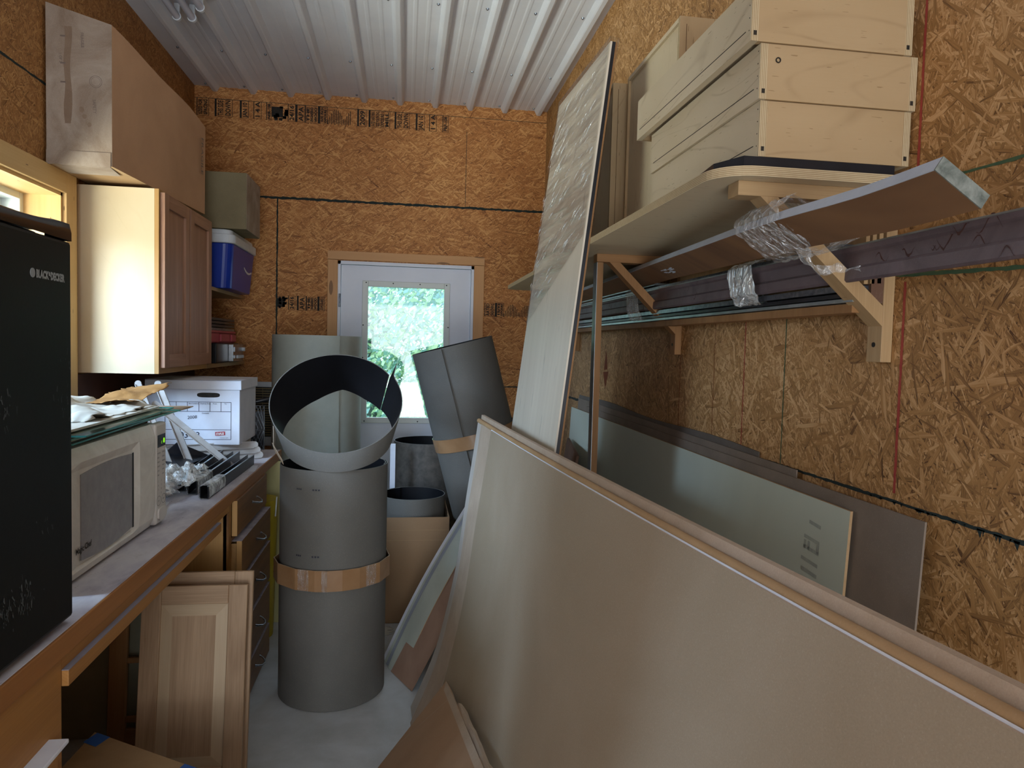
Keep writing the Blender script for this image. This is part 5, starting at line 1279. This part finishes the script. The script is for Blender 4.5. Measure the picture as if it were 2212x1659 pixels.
# torn cardboard propped in front of the big carton
def sheet_poly(name, pts, th, mat, label, cat='cardboard', group=None, edge=None, parent=None):
    pts = [Vector(p) for p in pts]; n = (pts[1]-pts[0]).cross(pts[2]-pts[0]).normalized()
    b = MB(); b.prism(pts, n*th, 0, 1 if edge else 0); return b.build(name, [mat]+([edge] if edge else []), label=label, cat=cat, group=group, parent=parent)
cb = plain('ribbed_board', '#ab8a6c', '#9c7b5e', 4, 0.8, fiber=0.12)
P0_ = Vector((0.163, 2.44, 0.322)); PL = Vector((-0.066, 2.30, 0.107)); PL2 = PL+(PL-P0_)*0.30; PR = Vector((0.236, 1.90, 0.325)); 
PR2 = Vector((0.16, 1.88, 0.004)); PB = Vector((-0.10, 2.30, 0.004))
Q_ = Vector((0.203, 1.64, 0.489))
q1 = P0_; t2 = P0_+(PL-P0_)*1.49; q4 = P0_+(Q_-P0_)*1.15
tc = thing('torn_cardboard', t2, 'small torn cardboard piece propped against the foot of the big carton', 'cardboard')
nn_ = (t2-q1).cross(q4-q1).normalized(); nn_ = -nn_ if nn_.z < 0 else nn_
jg = [q1]; rr = random.Random(4)
for k in range(1, 13):
    p = q1.lerp(q4, k/12); jg.append(p+(t2-q1).normalized()*rr.uniform(-0.004, 0.006))
b = MB(); b.prism([t2]+jg+[q4+(t2-q1)*0.8], -nn_*0.005, 0, 1); b.build('board', [cb, M['card_edge']], parent=tc)
a_, c_ = q1.lerp(t2, 0.55)+nn_*0.0008, q1.lerp(q4, 0.20)+nn_*0.0008; w_ = (c_-a_).cross(nn_).normalized()*0.0012
b = MB(); b.face([a_-w_, c_-w_, c_+w_, a_+w_]); a2, c2_ = q1.lerp(t2, 0.06)+nn_*0.0009, q1.lerp(q4, 0.085)+nn_*0.0009
b.build('crease', M['card_edge'], parent=tc)
b = MB(); e2 = (t2-q1).normalized()*0.022; b.prism([q1+e2*0+nn_*0.0004, q4+nn_*0.0004, q4+e2+nn_*0.0004, q1+e2+(q4-q1)*0.06+nn_*0.0004], nn_*0.0006); b.build('worn_edge', M['card_edge'], parent=tc)
u1 = Vector((0.1945, 2.16, 0.385)); u3 = Vector((0.222, 1.60, 0.505)); jg = []
for k in range(11): jg.append(u1.lerp(u3, k/10)+Vector((rr.uniform(-.003, .003), 0, rr.uniform(-.004, .004))))
b = MB(); b.prism(jg+[u3+Vector((-0.03, 0, -0.09)), u1+Vector((-0.04, -0.02, -0.10))], Vector((-0.010, -0.002, 0.004))); b.build('torn_cardboard', M['card_edge'], label='second frayed cardboard layer peeking out right behind the small torn piece', cat='cardboard')

# ------------------------------------------------------------------ rolled laminate sheets
def roll(name, c, r, h, seam, overlap, mats, label, axis=(0, 0, 1), th=0.004, group=None, n=72, ztop=None, gap=0.004, z0=0.002):
    """a sheet rolled into a tube: spiral wall with the overlapped end standing proud"""
    c = Vector(c); ax = Vector(axis).normalized(); ex = ax.cross(Vector((0, 1, 0))).normalized(); ex = -ex if ex.x < 0 else ex; ey = ax.cross(ex)
    if ey.y < 0: ey = -ey
    tot = 2*PI+overlap; A_, B_ = [], []; nh = 8
    for i in range(n+1):
        f = i/n; a = seam+tot*f; rad = r-gap*2*(1-f)
        d = ex*math.cos(a)+ey*math.sin(a)
        A_.append([c+d*rad+ax*(z0+(h-z0)*j/nh) for j in range(nh+1)]); B_.append([c+d*(rad-th)+ax*(z0+(h-z0)*j/nh) for j in range(nh+1)])
    t = thing(name, c, label, 'rolled sheet', group)
    b = MB(); b.slab(A_, B_, 0, 1, 0); b.build('rolled_sheet', mats, parent=t)
    return t, ex, ey, ax
G_ = 'rolled laminate sheets'
tA, ex, ey, ax = roll('laminate_roll', (-0.293, 3.106, 0), 0.226, 0.985, -0.2, 0.5, [M['lam_grey'], M['lam_face']], 'grey laminate roll standing in front, banded with taped cardboard', group=G_)
b = MB(); cx, cy = -0.293, 3.106
for z in (0.905, 0.635):
    for (a0, a1) in ((-1.87, -1.70), (-2.18, -2.05)):
        n = 10
        for k in range(n):
            if (k*7) % 3 == 0: continue
            f0, f1 = a0+(a1-a0)*k/n, a0+(a1-a0)*(k+0.85)/n; R_ = 0.2272; b.face([(cx+R_*math.cos(f0), cy+R_*math.sin(f0), z), (cx+R_*math.cos(f1), cy+R_*math.sin(f1), z), (cx+R_*math.cos(f1), cy+R_*math.sin(f1), z+0.0065), (cx+R_*math.cos(f0), cy+R_*math.sin(f0), z+0.0065)])
b.build('printed_code', M['ink_blue'], parent=tA)
# faceted cardboard strap
t = thing('cardboard_strap', (cx, cy, 0.50), 'brown cardboard strap taped round the front grey roll', 'strap')
ang = [-3.02, -2.62, -2.14, -1.78, -1.57, -1.32, -1.02, -0.58, -0.14, 0.4, 1.1, 1.8, 2.6]
def strap_pt(a, z, d=0): 
    R_ = 0.233/math.cos(0.20) if -3.3 < a < 0 else 0.236; R_ += d
    return Vector((cx+(R_+0.007*abs(math.cos(a)))*math.cos(a), cy+R_*math.sin(a), z))
segs = ang+[ang[0]+2*PI]
for i in range(len(segs)-1):
    a0, a1 = segs[i], segs[i+1]
b = MB(); A_ = []; B_ = []
for a in segs:
    zt = 0.585+0.0*a; A_.append([strap_pt(a, 0.500), strap_pt(a, 0.585)]); B_.append([strap_pt(a, 0.500, -0.004), strap_pt(a, 0.585, -0.004)])
b.slab(A_, B_, 0, 0, 1, smooth=False); b.build('strap_band', [M['tape_brown'], M['card_edge']], parent=t)
for (i, f0, f1) in ((2, 0.15, 0.7), (3, 0.55, 1.0), (6, 0.3, 0.8)):
    b = MB(); p, q = strap_pt(segs[i], 0.4995, 0.001), strap_pt(segs[i+1], 0.4995, 0.001); a_, c_ = p.lerp(q, f0), p.lerp(q, f1); u = Vector((0, 0, 0.086)); b.face([a_, c_, c_+u, a_+u]); b.build('clear_tape', M['shiny_tape'], parent=t)

# curled offcut standing in the mouth of the front roll
t = thing('curled_offcut', (-0.28, 3.05, 0.985), 'wide curled laminate offcut, black inside, tilted in the mouth of the front grey roll', 'curled sheet')
c1 = Vector((-0.281, 3.02, 1.252)); u1_ = Vector((1, 0, 0)); v1_ = Vector((0, 0.57, 0.82)); r1 = 0.262
c2 = Vector((-0.277, 3.10, 1.125)); v2_ = Vector((0, 0.84, 0.545)); 
def C1(a, r=r1):
    sp = 0.0
    return c1+u1_*math.cos(a)*r*1.03+v1_*math.sin(a)*r*(0.92)
def C2(a, r=0.262):
    k = 0.90+0.10*max(0, -math.sin(a))-0.10*max(0, math.sin(a)); lift = -0.02*abs(math.cos(a))*max(0, math.sin(a))
    pk = 0.030*max(0, 1-abs(a-PI/2-0.03)/0.55) if abs(a-PI/2) < 0.6 else 0
    return c2+u1_*math.cos(a)*r*k*0.96+v2_*(math.sin(a)*0.262+pk+lift)
N = 96; A_, B_ = [], []
a_s = 0.62
for i in range(N+1):
    a = a_s+2*PI*i/N; f = i/N; o1, o2 = C1(a), C2(a)
    spike = 0.0
    gap = 0.010*(1-f)
    d1 = (o1-c1).normalized(); o1 = o1+d1*(0.004-gap); o2 = o2+(o2-c2).normalized()*(0.004-gap*0.5)
    A_.append([o2.lerp(o1, j/8) for j in range(9)]); B_.append([(o2.lerp(o1, j/8))-d1*0.0035 for j in range(9)])
for G3 in (A_, B_): G3[-1][-1] = G3[-1][-1]+(u1_*0.5+v1_*1.2)*0.045; G3[-2][-1] = G3[-2][-1]+(u1_*0.1+v1_*0.4)*0.02
b = MB(); b.slab(A_, B_, 0, 1, 0); b.build('curled_sheet', [M['lam_grey'], M['lam_face']], parent=t)
b = MB()
P = [c2+Vector((-0.262, 0.02, -0.02)), c2+Vector((-0.245, -0.10, -0.075)), c2+Vector((-0.195, -0.19, -0.118))]
for i in range(2): b.face([P[i], P[i+1], P[i+1]+Vector((-0.004, -0.004, 0.018)), P[i]+Vector((-0.01, 0, 0.032))])
b.build('brown_tape', M['card_edge'], parent=t, solid=0.002)

tB, *_ = roll('laminate_roll', (-0.515, 4.36, 0), 0.262, 1.535, -1.48, 0.5, [M['lam_light'], M['lam_face']], 'tall pale laminate roll standing left of the door glass behind the front roll', group=G_)
base = Vector((0.645, 3.9, 0.06)); top = Vector((0.255, 3.90, 1.50)); axv = (top-base)
tC, ex, ey, ax = roll('laminate_roll', base, 0.229, axv.length, -2.36, 0.45, [M['lam_grey'], M['lam_face']], 'grey laminate roll leaning to the left in front of the door, with one cardboard strap', axis=axv, group=G_, z0=0.0, gap=0.007)
t = thing('cardboard_strap', base+ax*1.0, 'brown cardboard strap round the leaning grey roll', 'strap')
b = MB(); A_, B_ = [], []
for k in range(49):
    a = 2*PI*k/48; d = ex*math.cos(a)+ey*math.sin(a); p = base+ax*(0.945)+d*0.2335; A_.append([p, p+ax*0.072]); B_.append([p-d*0.003, p+ax*0.072-d*0.003])
b.slab(A_, B_, 0); b.build('strap_band', M['tape_brown'], parent=t)
roll('laminate_roll', (0.15, 4.55, 0), 0.215, 0.89, -0.5, 0.4, [M['lam_mottle'], M['lam_face']], 'mottled dark brown laminate roll standing between the other rolls', group=G_)
tD, *_ = roll('laminate_roll', (0.055, 4.0, 0), 0.183, 0.662, 2.0, 0.4, [M['lam_grey'], M['lam_face']], 'short laminate roll with black inside standing in the open cardboard box', group=G_)
t = thing('open_cardboard_box', (0.04, 4.0, 0), 'tall brown cardboard box holding the short laminate roll', 'box')
b = MB(); bx = (-0.165, 0.250, 3.79, 4.215, 0.002, 0.575); th = 0.004
b.box(bx[0], bx[1], bx[2], bx[2]+th, 0.002, 0.575); b.build('front_wall', M['card_box'], parent=t)
b = MB(); b.box(bx[0], bx[1], bx[3]-th, bx[3], 0.002, 0.575); b.box(bx[0], bx[0]+th, bx[2]+th, bx[3]-th, 0.002, 0.575); b.box(bx[1]-th, bx[1], bx[2]+th, bx[3]-th, 0.002, 0.575); b.build('side_walls', M['card_box'], parent=t)
b = MB()
for z in (0.505, 0.45): b.box(bx[0], bx[1], bx[2]-0.0006, bx[2], z, z+0.0015)
b.build('crease_lines', M['card_tan'], parent=t)
crumple('white_plastic_bag', M['foam'], -0.11, -0.05, 3.64, 3.74, 0.002, 0.0, 'crumpled white plastic bag on the floor between the front roll and the box', 'bag', 31, amp=0.05, n=10)
b = MB(); b.obox((-0.078, 4.22, 0.0), (0.03, 0.0, 0), (0, 0.01, 0), (0, 0, 0.91)); b.build('white_strip', M['white_line'], label='white strip standing beside the mottled roll', cat='strip')

# ------------------------------------------------------------------ thin sheets fanned between rolls and the big carton
def fan(name, B_, T_, e, L, mat, label, bow=0.02, n=10, th=0.003, wav=0.0, cat='sheet', taper=0.0, edge=None):
    B_, T_, e = Vector(B_), Vector(T_), Vector(e); A1, A2 = [], []
    rr = random.Random(len(label)); nrm = (T_-B_).cross(e).normalized()
    if nrm.x > 0: nrm = -nrm
    for i in range(n+1):
        f = i/n; s_ = B_.lerp(T_, f)-nrm*bow*math.sin(PI*f)*-1; row, row2 = [], []
        l = L*(1-taper*f)*(1+wav*mnoise.noise(Vector((f*4, len(label), 0))))
        for j in range(7): p = s_+e*l*(j/6); row.append(p); row2.append(p-nrm*th)
        A1.append(row); A2.append(row2)
    b = MB(); b.slab(A1, A2, 0, 0, 1 if edge else 0); return b.build(name, [mat]+([edge] if edge else []), label=label, cat=cat, group=None)
e_ = (0.42, -0.90, 0.0)
fan('brown_board', (-0.040, 3.222, 0.002), (0.285, 3.20, 0.58), e_, 0.22, plain('tan_board', '#a08270', '#8c6e5c', 5, 0.7), 'brown board lowest in the fan of sheets beside the big carton', bow=0.015)
fan('grey_sheet', (-0.056, 3.265, 0.002), (0.300, 3.29, 0.70), e_, 0.135, M['lam_light'], 'grey sheet with a tan edge lying over the brown board in the fan', bow=0.02, edge=M['card_tan'])
fan('blue_grey_sheet', (-0.064, 3.300, 0.002), (0.298, 3.33, 0.71), e_, 0.105, plain('blue_grey', '#9da2ad', '#8b909c', 5, 0.5), 'bluish grey sheet behind the grey one in the fan', bow=0.02)
fan('white_foam_sheet', (-0.072, 3.335, 0.002), (0.304, 3.37, 0.715), e_, 0.10, plain('pale_foam_board', '#c8cec4', '#b4bab0', 5, 0.6), 'pale green grey sheet with a wavy torn edge in the fan', bow=0.02, wav=0.35, th=0.004)
fan('white_strip_sheet', (-0.080, 3.365, 0.002), (0.300, 3.41, 0.72), e_, 0.04, M['white_line'], 'thin white sheet along the outer side of the fan', bow=0.02)
fan('dark_grey_sheet', (-0.050, 3.52, 0.002), (0.330, 3.50, 0.72), e_, 0.22, M['lam_grey'], 'dark grey sheet farthest back in the fan, before the cardboard box', bow=0.02)
